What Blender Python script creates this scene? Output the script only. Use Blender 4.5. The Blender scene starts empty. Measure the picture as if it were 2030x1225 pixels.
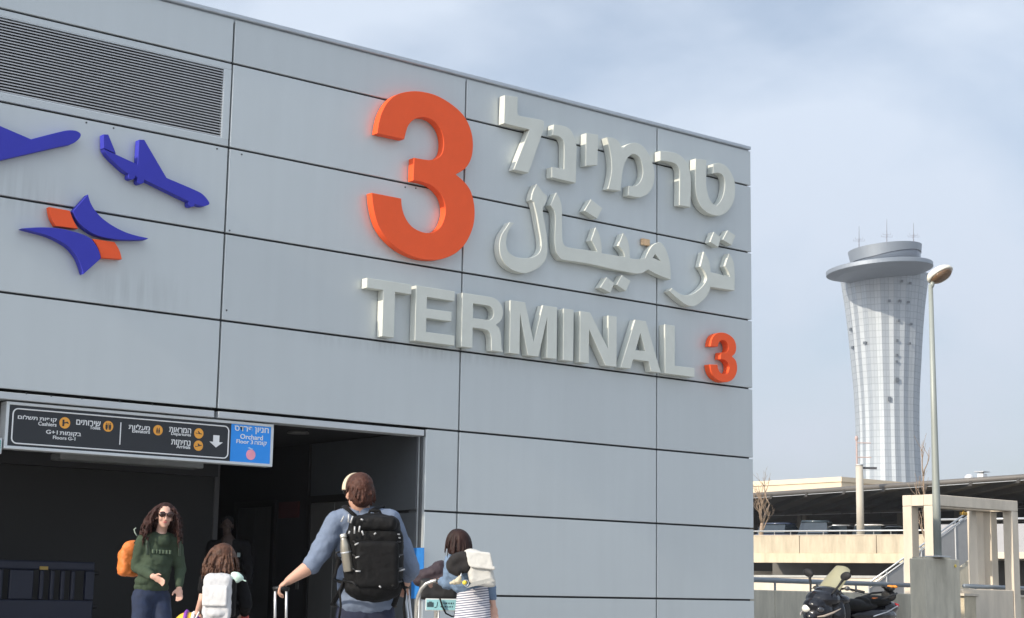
import bpy, bmesh, math, random
from mathutils import Vector, Matrix, noise as mnoise
from math import radians, sin, cos, pi, sqrt, atan2
scene = bpy.context.scene
COL = scene.collection
random.seed(7)

# ------------------------------------------------------------------ camera
# world axes: X along the terminal facade (to the right), Y into the building, Z up; facade plane is y = 0,
# its right-hand corner x = 0.  Camera pose solved from the cladding joints.
YAW, PITCH, ROLL, FPX = 0.678905125, 0.169060691, 0.0160975567, 3335.97467
CAM = Vector((-19.6216, -18.2158, 0.95))
FW = Vector((sin(YAW)*cos(PITCH), cos(YAW)*cos(PITCH), sin(PITCH)))
_r = Vector((cos(YAW), -sin(YAW), 0)); _u = _r.cross(FW)
CR = _r*cos(ROLL) + _u*sin(ROLL); CU = -_r*sin(ROLL) + _u*cos(ROLL)
HR = Vector((cos(YAW), -sin(YAW), 0)); HF = Vector((sin(YAW), cos(YAW), 0)); UP = Vector((0, 0, 1))
cam_data = bpy.data.cameras.new('camera'); cam = bpy.data.objects.new('camera', cam_data); COL.objects.link(cam)
m = Matrix((CR, CU, -FW)).transposed().to_4x4(); m.translation = CAM
cam.matrix_world = m
cam_data.sensor_fit = 'HORIZONTAL'; cam_data.sensor_width = 36.0; cam_data.lens = 36.0*FPX/2030.0
cam_data.clip_start = 0.1; cam_data.clip_end = 5000
scene.camera = cam

# ------------------------------------------------------------------ light
SUN_EL, SUN_OFF = 27.0, 1.3          # sun comes from -X, a hair in front of the facade plane
sd = Vector((-cos(radians(SUN_OFF))*cos(radians(SUN_EL)), -sin(radians(SUN_OFF))*cos(radians(SUN_EL)), sin(radians(SUN_EL))))
sun_d = bpy.data.lights.new('sun', 'SUN'); sun_d.energy = 3.3; sun_d.angle = radians(0.5); sun_d.color = (1.0, 0.89, 0.73)
sun = bpy.data.objects.new('sun', sun_d); COL.objects.link(sun)
sun.rotation_euler = sd.to_track_quat('Z', 'Y').to_euler(); sun.location = (-30, -20, 40)
world = bpy.data.worlds.new('World'); scene.world = world; world.use_nodes = True
nt = world.node_tree; N = nt.nodes; LK = nt.links; N.clear()
def nd(t, **k):
    n = N.new(t)
    for a, b in k.items(): setattr(n, a, b)
    return n
sky = nd('ShaderNodeTexSky', sky_type='NISHITA', sun_disc=False, sun_elevation=radians(SUN_EL), sun_rotation=radians(270-SUN_OFF),
         air_density=1.0, dust_density=2.2, ozone_density=1.2)
tc = nd('ShaderNodeTexCoord')
mp = nd('ShaderNodeMapping'); mp.inputs['Scale'].default_value = (1.0, 1.0, 1.7); mp.inputs['Rotation'].default_value = (0.55, 0.5, 0.9)
LK.new(tc.outputs['Generated'], mp.inputs['Vector'])
nz = nd('ShaderNodeTexNoise'); nz.inputs['Scale'].default_value = 4.2; nz.inputs['Detail'].default_value = 6.0; nz.inputs['Roughness'].default_value = 0.5; nz.inputs['Distortion'].default_value = 0.25
LK.new(mp.outputs[0], nz.inputs['Vector'])
cr = nd('ShaderNodeValToRGB'); cr.color_ramp.elements[0].position = 0.38; cr.color_ramp.elements[0].color = (.40, .40, .40, 1); cr.color_ramp.elements[1].position = 0.60; cr.color_ramp.elements[1].color = (.90, .90, .90, 1)
LK.new(nz.outputs['Fac'], cr.inputs[0])
# thin cloud veil, lilac grey near the horizon and paler above, brighter round the sun
sp = nd('ShaderNodeSeparateXYZ'); LK.new(tc.outputs['Generated'], sp.inputs[0])
hz = nd('ShaderNodeValToRGB'); hz.color_ramp.elements[0].position = 0.0; hz.color_ramp.elements[0].color = (4.4, 4.75, 5.5, 1); hz.color_ramp.elements[1].position = 0.30; hz.color_ramp.elements[1].color = (5.3, 5.95, 6.9, 1)
LK.new(sp.outputs['Z'], hz.inputs[0])
dt = nd('ShaderNodeVectorMath', operation='DOT_PRODUCT'); LK.new(tc.outputs['Generated'], dt.inputs[0]); dt.inputs[1].default_value = sd
mx0 = nd('ShaderNodeMath', operation='MAXIMUM'); LK.new(dt.outputs['Value'], mx0.inputs[0]); mx0.inputs[1].default_value = 0
pw = nd('ShaderNodeMath', operation='POWER'); LK.new(mx0.outputs[0], pw.inputs[0]); pw.inputs[1].default_value = 1.3
ma = nd('ShaderNodeMath', operation='MULTIPLY_ADD'); LK.new(pw.outputs[0], ma.inputs[0]); ma.inputs[1].default_value = 2.0; ma.inputs[2].default_value = 1.0
vs = nd('ShaderNodeVectorMath', operation='SCALE'); LK.new(hz.outputs['Color'], vs.inputs[0]); LK.new(ma.outputs[0], vs.inputs['Scale'])
mxc = nd('ShaderNodeMix', data_type='RGBA'); LK.new(cr.outputs['Color'], mxc.inputs['Factor']); LK.new(sky.outputs[0], mxc.inputs['A']); LK.new(vs.outputs[0], mxc.inputs['B'])
bg = nd('ShaderNodeBackground'); bg.inputs['Strength'].default_value = 0.1; LK.new(mxc.outputs['Result'], bg.inputs['Color'])
wo = nd('ShaderNodeOutputWorld'); LK.new(bg.outputs[0], wo.inputs['Surface'])
scene.view_settings.view_transform = 'Standard'; scene.view_settings.look = 'None'; scene.view_settings.gamma = 1.0
scene.view_settings.exposure = 0.55
scene.view_settings.use_curve_mapping = False
scene.cycles.max_bounces = 6; scene.cycles.diffuse_bounces = 3; scene.cycles.use_denoising = True

# ------------------------------------------------------------------ picture ray helpers (used to measure the place)
def ray(px, py): return FW + CR*((px-1015)/FPX) - CU*((py-612.5)/FPX)
def at(px, py, d): return CAM + ray(px, py)*d
def onY(px, py, y=0.0):
    d = ray(px, py); return CAM + d*((y-CAM.y)/d.y)
def onX(px, py, x):
    d = ray(px, py); return CAM + d*((x-CAM.x)/d.x)
def hzn(px): return 612.5 + FPX*math.tan(PITCH) + 0.0161*(px-1015)
def at_z(px, d, z):
    """point over picture column px (taken at the horizon), d metres deep, at height z"""
    p = at(px, hzn(px), d); return Vector((p.x, p.y, z))

# ------------------------------------------------------------------ materials
MATS = {}
def lin(r, g, b):
    f = lambda c: (c/255/12.92) if c/255 <= .04045 else ((c/255+.055)/1.055)**2.4
    return (f(r), f(g), f(b))
def mat(name, col, rough=.6, metal=0.0, var=.10, scale=6.0, bump=0.0, bscale=None, spec=.5, stretch=None, coat=0.0):
    if name in MATS: return MATS[name]
    m = bpy.data.materials.new(name); m.use_nodes = True
    t = m.node_tree; b = t.nodes['Principled BSDF']
    c = t.nodes.new('ShaderNodeTexCoord'); n = t.nodes.new('ShaderNodeTexNoise')
    n.inputs['Scale'].default_value = scale; n.inputs['Detail'].default_value = 6; n.inputs['Roughness'].default_value = .6
    src = c.outputs['Object']
    if stretch:
        mp = t.nodes.new('ShaderNodeMapping'); mp.inputs['Scale'].default_value = stretch; t.links.new(src, mp.inputs[0]); src = mp.outputs[0]
    t.links.new(src, n.inputs['Vector'])
    r = t.nodes.new('ShaderNodeValToRGB')
    r.color_ramp.elements[0].position = .3; r.color_ramp.elements[1].position = .7
    r.color_ramp.elements[0].color = (*[max(0, x*(1-var)) for x in col], 1); r.color_ramp.elements[1].color = (*[min(1, x*(1+var)) for x in col], 1)
    t.links.new(n.outputs['Fac'], r.inputs[0]); t.links.new(r.outputs[0], b.inputs['Base Color'])
    b.inputs['Roughness'].default_value = rough; b.inputs['Metallic'].default_value = metal; b.inputs['Specular IOR Level'].default_value = spec
    if coat: b.inputs['Coat Weight'].default_value = coat; b.inputs['Coat Roughness'].default_value = .08
    if bump:
        n2 = t.nodes.new('ShaderNodeTexNoise'); n2.inputs['Scale'].default_value = bscale or scale*4; n2.inputs['Detail'].default_value = 4
        t.links.new(src, n2.inputs['Vector'])
        bp = t.nodes.new('ShaderNodeBump'); bp.inputs['Strength'].default_value = bump; bp.inputs['Distance'].default_value = .02
        t.links.new(n2.outputs['Fac'], bp.inputs['Height']); t.links.new(bp.outputs[0], b.inputs['Normal'])
    MATS[name] = m; return m

# ------------------------------------------------------------------ object helpers
def wloc(o):
    v = Vector((0, 0, 0))
    while o is not None: v += o.location; o = o.parent
    return v
def thing(name, label, cat, loc=(0, 0, 0), group=None):
    o = bpy.data.objects.new(name, None); COL.objects.link(o); o.location = loc; o.empty_display_size = .2
    o['label'] = label; o['category'] = cat
    if group: o['group'] = group
    return o
def tag(o, label, cat, group=None):
    o['label'] = label; o['category'] = cat
    if group: o['group'] = group
    return o
def link(name, me, m, parent=None, smooth=False, label=None):
    """mesh given in world coordinates"""
    o = bpy.data.objects.new(name, me); COL.objects.link(o)
    if parent is not None:
        o.parent = parent; me.transform(Matrix.Translation(-wloc(parent)))
    if m is not None: me.materials.clear(); me.materials.append(m)
    if smooth:
        for p in me.polygons: p.use_smooth = True
    if label: o['label'] = label
    return o
def struct(name, me, m): o = link(name, me, m); o['kind'] = 'structure'; return o

class MB:
    """collects solids (world coordinates) into one mesh"""
    def __init__(s): s.bm = bmesh.new()
    def hexa(s, p):     # 8 points: bottom ring, top ring
        v = [s.bm.verts.new(q) for q in p]
        for f in ((3,2,1,0),(4,5,6,7),(0,1,5,4),(1,2,6,5),(2,3,7,6),(3,0,4,7)): s.bm.faces.new([v[i] for i in f])
        return v
    def box(s, a, b):
        x0,y0,z0 = [min(i,j) for i,j in zip(a,b)]; x1,y1,z1 = [max(i,j) for i,j in zip(a,b)]
        s.hexa([(x0,y0,z0),(x1,y0,z0),(x1,y1,z0),(x0,y1,z0),(x0,y0,z1),(x1,y0,z1),(x1,y1,z1),(x0,y1,z1)]); return s
    def bbox(s, a, b, r=.005, seg=1):    # bevelled box
        t = MB(); t.box(a, b)
        bmesh.ops.bevel(t.bm, geom=list(t.bm.edges), offset=r, segments=seg, affect='EDGES', profile=.5)
        s.join(t); return s
    def obox(s, c, ax, ay, az, r=0, seg=2):   # oriented box: centre and half axis vectors
        c, ax, ay, az = map(Vector, (c, ax, ay, az)); t = MB()
        t.hexa([c-ax-ay-az, c+ax-ay-az, c+ax+ay-az, c-ax+ay-az, c-ax-ay+az, c+ax-ay+az, c+ax+ay+az, c-ax+ay+az])
        if r: bmesh.ops.bevel(t.bm, geom=list(t.bm.edges), offset=r, segments=seg, affect='EDGES', profile=.5)
        s.join(t); return s
    def join(s, t):
        me = bpy.data.meshes.new('tmp'); t.bm.to_mesh(me); s.bm.from_mesh(me); bpy.data.meshes.remove(me); t.bm.free(); return s
    def tube(s, pts, rad, n=10, closed=False, flat=None):
        pts = [Vector(p) for p in pts]; rs = rad if isinstance(rad, (list, tuple)) else [rad]*len(pts)
        rings = []; prev = None
        for i, p in enumerate(pts):
            a = pts[i-1] if (i > 0 or closed) else p; b = pts[(i+1) % len(pts)] if (i < len(pts)-1 or closed) else p
            d = (b-a).normalized() if (b-a).length > 1e-9 else Vector((0,0,1))
            if prev is None:
                ref = Vector((0,0,1)) if abs(d.z) < .9 else Vector((1,0,0))
                x = d.cross(ref).normalized()
            else:
                x = (prev - d*prev.dot(d)); x = x.normalized() if x.length > 1e-6 else d.orthogonal().normalized()
            prev = x; y = d.cross(x)
            rings.append([s.bm.verts.new(p + (x*cos(2*pi*k/n) + y*sin(2*pi*k/n)*(flat or 1))*rs[i]) for k in range(n)])
        m = len(rings)
        for i in range(m if closed else m-1):
            A, B = rings[i], rings[(i+1) % m]
            for k in range(n): s.bm.faces.new([A[k], A[(k+1)%n], B[(k+1)%n], B[k]])
        if not closed:
            s.bm.faces.new(rings[0][::-1]); s.bm.faces.new(rings[-1])
        return s
    def cyl(s, a, b, r1, r2=None, n=16): return s.tube([a, b], [r1, r2 if r2 is not None else r1], n)
    def ell(s, c, rx, ry=None, rz=None, ax=None, seg=16, ring=10):
        ry = rx if ry is None else ry; rz = rx if rz is None else rz
        X, Y, Z = ax if ax else (HR, HF, UP); c = Vector(c)
        M4 = Matrix((X*rx, Y*ry, Z*rz)).transposed().to_4x4(); M4.translation = c
        bmesh.ops.create_uvsphere(s.bm, u_segments=seg, v_segments=ring, radius=1, matrix=M4); return s
    def cap(s, a, b, r1, r2=None):
        """rounded limb segment"""
        r2 = r1 if r2 is None else r2; a, b = Vector(a), Vector(b)
        s.tube([a, a.lerp(b,.5), b], [r1, (r1+r2)/2, r2], 12); s.ell(a, r1, seg=12, ring=8); s.ell(b, r2, seg=12, ring=8); return s
    def chain(s, pts, rs):
        for i in range(len(pts)-1): s.cap(pts[i], pts[i+1], rs[i], rs[i+1])
        return s
    def prism(s, poly, fn, d0, d1):
        """poly: 2-D outline; fn(u, v, depth) -> point"""
        A = [s.bm.verts.new(fn(u, v, d0)) for u, v in poly]; B = [s.bm.verts.new(fn(u, v, d1)) for u, v in poly]
        n = len(poly); s.bm.faces.new(A); s.bm.faces.new(B[::-1])
        for i in range(n): s.bm.faces.new([A[i], B[i], B[(i+1)%n], A[(i+1)%n]])
        return s
    def lathe(s, c, prof, n=48, rfn=None, axis=None, cap=False):
        X, Y, Z = axis if axis else (Vector((1,0,0)), Vector((0,1,0)), UP); c = Vector(c); rings = []
        for r, z in prof:
            rings.append([s.bm.verts.new(c + (X*cos(2*pi*k/n) + Y*sin(2*pi*k/n))*r*(rfn(k, z) if rfn else 1) + Z*z) for k in range(n)])
        for A, B in zip(rings, rings[1:]):
            for k in range(n): s.bm.faces.new([A[k], A[(k+1)%n], B[(k+1)%n], B[k]])
        if cap: s.bm.faces.new(rings[0][::-1]); s.bm.faces.new(rings[-1])
        return s
    def mesh(s, name='mesh', norm=True):
        if norm: bmesh.ops.recalc_face_normals(s.bm, faces=list(s.bm.faces))
        me = bpy.data.meshes.new(name); s.bm.to_mesh(me); s.bm.free(); return me
    def build(s, name, m, parent=None, smooth=False, label=None): return link(name, s.mesh(name), m, parent, smooth, label)
    def fuse(s, name, m, parent=None, voxel=.01, smooth=3, disp=0, dsize=.08, label=None):
        """melts the collected solids into one continuous surface"""
        me = s.mesh(name, False)
        o = bpy.data.objects.new('tmp', me); COL.objects.link(o)
        r = o.modifiers.new('r', 'REMESH'); r.mode = 'VOXEL'; r.voxel_size = voxel
        if smooth: k = o.modifiers.new('s', 'SMOOTH'); k.iterations = smooth; k.factor = .5
        if disp:
            tx = bpy.data.textures.new('fold', 'CLOUDS'); tx.noise_scale = dsize; tx.noise_depth = 3
            d = o.modifiers.new('d', 'DISPLACE'); d.texture = tx; d.strength = disp; d.mid_level = .5; d.texture_coords = 'GLOBAL'
        dg = bpy.context.evaluated_depsgraph_get(); ev = o.evaluated_get(dg)
        out = bpy.data.meshes.new_from_object(ev, depsgraph=dg)
        bpy.data.objects.remove(o); bpy.data.meshes.remove(me)
        return link(name, out, m, parent, True, label)
def plate(outline, holes, y0, y1, bevel=.004):
    """flat cut-out in the facade plane (x, z outline) standing between depths y0 (front) and y1 (back)"""
    cu = bpy.data.curves.new('cut', 'CURVE'); cu.dimensions = '2D'; cu.fill_mode = 'BOTH'
    for pl in [outline]+list(holes):
        sp = cu.splines.new('POLY'); sp.points.add(len(pl)-1); sp.use_cyclic_u = True
        for i, (x, z) in enumerate(pl): sp.points[i].co = (x, z, 0, 1)
    d = abs(y1-y0); cu.extrude = d/2-bevel; cu.bevel_depth = bevel; cu.offset = -bevel; cu.bevel_resolution = 1
    o = bpy.data.objects.new('tmp', cu); COL.objects.link(o)
    dg = bpy.context.evaluated_depsgraph_get(); me = bpy.data.meshes.new_from_object(o.evaluated_get(dg), depsgraph=dg)
    bpy.data.objects.remove(o); bpy.data.curves.remove(cu)
    M4 = Matrix(((1,0,0,0),(0,0,-1,(y0+y1)/2),(0,1,0,0),(0,0,0,1)))
    me.transform(M4)
    for q in me.polygons: q.use_smooth = False
    return me
def text_raw(s, bold):
    cu = bpy.data.curves.new('txt', 'FONT'); cu.body = s; cu.size = 1; cu.extrude = .01; cu.offset = bold; cu.resolution_u = 3
    o = bpy.data.objects.new('tmp', cu); COL.objects.link(o)
    dg = bpy.context.evaluated_depsgraph_get(); me = bpy.data.meshes.new_from_object(o.evaluated_get(dg), depsgraph=dg)
    bpy.data.objects.remove(o); bpy.data.curves.remove(cu); return me
def text_words(s, x0, x1, zc, h, y, thick=.004, bold=.0):
    """raised lettering on a vertical plane facing -Y, one mesh per word, fitted between x0 and x1, height h"""
    ms = [text_raw(w, bold) for w in s.split(' ')]
    bb = [(min(v.co.x for v in m.vertices), max(v.co.x for v in m.vertices)) for m in ms]
    ys = [v.co.y for m in ms for v in m.vertices]; b0, b1 = min(ys), max(ys)
    tot = sum(b-a for a, b in bb) + .28*(len(ms)-1); k = (x1-x0)/tot; x = x0
    for m, (a, b) in zip(ms, bb):
        for v in m.vertices:
            u, w, d = v.co; v.co = (x+(u-a)*k, y-d/.01*thick/2-thick/2, zc+((w-b0)/(b1-b0)-.5)*h)
        x += (b-a+.28)*k
    return ms
# outlines of the raised signs on the facade, metres (x along the wall, z up)
OUT = {
 'big3': [(-7.395,7.011),(-7.392,7.036),(-7.389,7.065),(-7.384,7.097),(-7.38,7.128),(-7.374,7.159),(-7.368,7.187),(-7.362,7.215),(-7.355,7.243),(-7.347,7.271),(-7.336,7.3),(-7.321,7.334),(-7.303,7.37),(-7.284,7.408),(-7.261,7.445),(-7.237,7.479),(-7.21,7.51),(-7.181,7.54),(-7.149,7.568),(-7.115,7.594),(-7.077,7.618),(-7.035,7.64),(-6.989,7.66),(-6.94,7.678),(-6.892,7.693),(-6.846,7.706),(-6.802,7.717),(-6.76,7.724),(-6.718,7.73),(-6.676,7.734),(-6.634,7.736),(-6.592,7.738),(-6.549,7.738),(-6.507,7.737),(-6.463,7.734),(-6.419,7.728),(-6.373,7.72),(-6.326,7.708),(-6.278,7.695),(-6.232,7.68),(-6.187,7.664),(-6.145,7.647),(-6.103,7.628),(-6.062,7.608),(-6.025,7.586),(-5.991,7.564),(-5.962,7.542),(-5.935,7.518),(-5.912,7.493),(-5.89,7.466),(-5.871,7.438),(-5.852,7.407),(-5.836,7.374),(-5.821,7.34),(-5.808,7.305),(-5.798,7.27),(-5.791,7.235),(-5.786,7.199),(-5.783,7.163),(-5.782,7.127),(-5.784,7.091),(-5.786,7.057),(-5.791,7.023),(-5.798,6.989),(-5.807,6.957),(-5.819,6.925),(-5.832,6.896),(-5.849,6.867),(-5.867,6.839),(-5.889,6.812),(-5.912,6.787),(-5.94,6.763),(-5.97,6.74),(-6.003,6.718),(-6.037,6.697),(-6.071,6.675),(-6.045,6.662),(-6.015,6.648),(-5.984,6.631),(-5.953,6.614),(-5.925,6.596),(-5.899,6.578),(-5.875,6.559),(-5.853,6.539),(-5.832,6.517),(-5.813,6.492),(-5.796,6.463),(-5.781,6.43),(-5.767,6.395),(-5.756,6.36),(-5.747,6.324),(-5.739,6.29),(-5.734,6.255),(-5.73,6.22),(-5.728,6.185),(-5.729,6.149),(-5.73,6.114),(-5.734,6.078),(-5.739,6.042),(-5.747,6.005),(-5.758,5.967),(-5.773,5.926),(-5.792,5.881),(-5.813,5.837),(-5.837,5.793),(-5.862,5.753),(-5.89,5.716),(-5.919,5.68),(-5.951,5.647),(-5.985,5.616),(-6.02,5.587),(-6.057,5.561),(-6.096,5.537),(-6.137,5.515),(-6.178,5.495),(-6.218,5.478),(-6.257,5.463),(-6.294,5.45),(-6.333,5.44),(-6.372,5.432),(-6.415,5.425),(-6.463,5.419),(-6.516,5.415),(-6.57,5.412),(-6.624,5.412),(-6.676,5.414),(-6.725,5.419),(-6.774,5.427),(-6.821,5.437),(-6.867,5.448),(-6.91,5.461),(-6.95,5.474),(-6.987,5.489),(-7.023,5.505),(-7.057,5.523),(-7.091,5.542),(-7.124,5.562),(-7.157,5.584),(-7.189,5.607),(-7.219,5.631),(-7.247,5.657),(-7.272,5.683),(-7.294,5.709),(-7.315,5.737),(-7.334,5.767),(-7.352,5.8),(-7.369,5.837),(-7.385,5.877),(-7.399,5.919),(-7.411,5.961),(-7.422,6.001),(-7.431,6.039),(-7.438,6.077),(-7.444,6.114),(-7.449,6.151),(-7.454,6.187),(-6.976,6.186),(-6.973,6.163),(-6.97,6.137),(-6.967,6.109),(-6.961,6.081),(-6.955,6.054),(-6.947,6.029),(-6.937,6.005),(-6.927,5.98),(-6.914,5.957),(-6.899,5.934),(-6.882,5.912),(-6.862,5.889),(-6.841,5.868),(-6.817,5.849),(-6.793,5.832),(-6.766,5.818),(-6.737,5.807),(-6.707,5.797),(-6.677,5.79),(-6.648,5.784),(-6.621,5.78),(-6.594,5.778),(-6.568,5.777),(-6.543,5.779),(-6.518,5.782),(-6.493,5.786),(-6.469,5.792),(-6.445,5.799),(-6.423,5.809),(-6.4,5.821),(-6.378,5.836),(-6.356,5.854),(-6.334,5.874),(-6.314,5.895),(-6.297,5.918),(-6.282,5.944),(-6.269,5.972),(-6.257,6.002),(-6.248,6.031),(-6.241,6.058),(-6.236,6.084),(-6.234,6.108),(-6.233,6.132),(-6.234,6.155),(-6.238,6.179),(-6.242,6.205),(-6.249,6.231),(-6.258,6.256),(-6.268,6.281),(-6.281,6.304),(-6.296,6.326),(-6.314,6.346),(-6.334,6.365),(-6.355,6.382),(-6.377,6.398),(-6.401,6.413),(-6.428,6.427),(-6.455,6.439),(-6.483,6.449),(-6.511,6.458),(-6.54,6.464),(-6.569,6.468),(-6.599,6.471),(-6.628,6.473),(-6.657,6.474),(-6.684,6.474),(-6.71,6.474),(-6.736,6.472),(-6.761,6.471),(-6.787,6.469),(-6.782,6.785),(-6.758,6.785),(-6.73,6.786),(-6.701,6.787),(-6.671,6.788),(-6.643,6.789),(-6.617,6.79),(-6.591,6.792),(-6.566,6.794),(-6.542,6.796),(-6.518,6.801),(-6.495,6.806),(-6.471,6.813),(-6.449,6.821),(-6.427,6.831),(-6.406,6.842),(-6.386,6.854),(-6.367,6.869),(-6.349,6.885),(-6.333,6.902),(-6.32,6.92),(-6.31,6.94),(-6.302,6.961),(-6.297,6.984),(-6.294,7.007),(-6.291,7.03),(-6.29,7.054),(-6.29,7.079),(-6.292,7.105),(-6.296,7.13),(-6.301,7.155),(-6.308,7.179),(-6.317,7.203),(-6.328,7.227),(-6.341,7.25),(-6.355,7.271),(-6.373,7.291),(-6.393,7.31),(-6.414,7.328),(-6.437,7.343),(-6.459,7.356),(-6.481,7.366),(-6.504,7.374),(-6.527,7.379),(-6.55,7.382),(-6.573,7.385),(-6.596,7.385),(-6.619,7.384),(-6.641,7.382),(-6.663,7.378),(-6.686,7.372),(-6.708,7.365),(-6.731,7.356),(-6.754,7.345),(-6.776,7.333),(-6.796,7.32),(-6.815,7.305),(-6.834,7.288),(-6.851,7.27),(-6.866,7.251),(-6.88,7.233),(-6.891,7.216),(-6.9,7.198),(-6.907,7.181),(-6.914,7.162),(-6.92,7.142),(-6.927,7.119),(-6.934,7.094),(-6.94,7.067),(-6.947,7.039),(-6.953,7.012)],
 'small3': [(-1.081,4.807),(-1.079,4.825),(-1.075,4.846),(-1.071,4.866),(-1.067,4.884),(-1.06,4.903),(-1.048,4.926),(-1.033,4.951),(-1.016,4.973),(-0.994,4.992),(-0.969,5.009),(-0.938,5.023),(-0.904,5.034),(-0.872,5.042),(-0.842,5.046),(-0.813,5.048),(-0.783,5.049),(-0.752,5.047),(-0.721,5.043),(-0.687,5.034),(-0.655,5.024),(-0.626,5.012),(-0.598,4.998),(-0.576,4.983),(-0.558,4.967),(-0.544,4.949),(-0.532,4.928),(-0.522,4.905),(-0.516,4.881),(-0.513,4.858),(-0.513,4.834),(-0.516,4.811),(-0.521,4.789),(-0.53,4.769),(-0.542,4.75),(-0.558,4.733),(-0.579,4.717),(-0.602,4.703),(-0.605,4.691),(-0.584,4.681),(-0.563,4.669),(-0.545,4.657),(-0.53,4.643),(-0.517,4.625),(-0.507,4.603),(-0.5,4.579),(-0.496,4.556),(-0.494,4.533),(-0.494,4.509),(-0.497,4.485),(-0.504,4.46),(-0.516,4.432),(-0.532,4.403),(-0.551,4.377),(-0.572,4.354),(-0.596,4.334),(-0.623,4.318),(-0.652,4.304),(-0.68,4.293),(-0.707,4.285),(-0.735,4.28),(-0.771,4.277),(-0.809,4.276),(-0.845,4.278),(-0.878,4.284),(-0.91,4.292),(-0.937,4.302),(-0.962,4.313),(-0.985,4.326),(-1.008,4.341),(-1.029,4.357),(-1.045,4.375),(-1.059,4.394),(-1.072,4.417),(-1.082,4.444),(-1.09,4.472),(-1.096,4.497),(-1.1,4.522),(-0.933,4.533),(-0.931,4.517),(-0.928,4.498),(-0.923,4.481),(-0.916,4.465),(-0.906,4.449),(-0.893,4.435),(-0.877,4.421),(-0.859,4.411),(-0.838,4.404),(-0.818,4.4),(-0.799,4.398),(-0.781,4.398),(-0.763,4.4),(-0.746,4.405),(-0.73,4.412),(-0.715,4.423),(-0.7,4.437),(-0.689,4.453),(-0.68,4.472),(-0.674,4.491),(-0.672,4.507),(-0.672,4.523),(-0.675,4.539),(-0.68,4.556),(-0.688,4.572),(-0.7,4.586),(-0.714,4.598),(-0.731,4.609),(-0.75,4.617),(-0.769,4.623),(-0.79,4.627),(-0.811,4.628),(-0.83,4.629),(-0.849,4.628),(-0.867,4.627),(-0.856,4.732),(-0.836,4.733),(-0.816,4.733),(-0.797,4.734),(-0.78,4.736),(-0.764,4.739),(-0.747,4.744),(-0.732,4.751),(-0.719,4.76),(-0.707,4.771),(-0.699,4.784),(-0.694,4.798),(-0.692,4.813),(-0.691,4.83),(-0.694,4.847),(-0.698,4.863),(-0.705,4.879),(-0.714,4.893),(-0.728,4.906),(-0.743,4.917),(-0.759,4.925),(-0.775,4.929),(-0.791,4.931),(-0.807,4.931),(-0.823,4.929),(-0.839,4.925),(-0.855,4.918),(-0.87,4.91),(-0.883,4.899),(-0.894,4.887),(-0.903,4.875),(-0.909,4.864),(-0.913,4.851),(-0.918,4.835),(-0.923,4.816)],
 'lamed': [(-5.23,7.981),(-4.993,8.003),(-4.994,7.941),(-4.995,7.87),(-4.995,7.804),(-4.991,7.757),(-4.985,7.745),(-4.973,7.737),(-4.959,7.732),(-4.944,7.731),(-4.862,7.733),(-4.747,7.739),(-4.632,7.745),(-4.549,7.747),(-4.532,7.746),(-4.515,7.742),(-4.501,7.737),(-4.494,7.731),(-4.494,7.713),(-4.495,7.691),(-4.496,7.667),(-4.5,7.642),(-4.507,7.614),(-4.516,7.583),(-4.527,7.55),(-4.538,7.518),(-4.773,6.921),(-5.043,6.924),(-4.763,7.565),(-5.235,7.567)],
 'nun': [(-4.311,7.725),(-4.27,7.73),(-4.222,7.735),(-4.173,7.739),(-4.131,7.74),(-4.097,7.738),(-4.065,7.735),(-4.036,7.728),(-4.009,7.718),(-3.986,7.704),(-3.966,7.687),(-3.948,7.667),(-3.932,7.644),(-3.915,7.612),(-3.898,7.576),(-3.883,7.537),(-3.872,7.501),(-3.866,7.467),(-3.864,7.435),(-3.864,7.403),(-3.865,7.372),(-3.874,6.925),(-4.336,6.931),(-4.338,7.085),(-4.106,7.093),(-4.105,7.18),(-4.104,7.279),(-4.104,7.373),(-4.107,7.446),(-4.11,7.471),(-4.117,7.495),(-4.127,7.516),(-4.14,7.534),(-4.156,7.547),(-4.174,7.556),(-4.196,7.562),(-4.218,7.566),(-4.244,7.568),(-4.272,7.567),(-4.301,7.565),(-4.331,7.563)],
 'yod': [(-3.68,7.715),(-3.442,7.736),(-3.453,7.269),(-3.685,7.216)],
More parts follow.
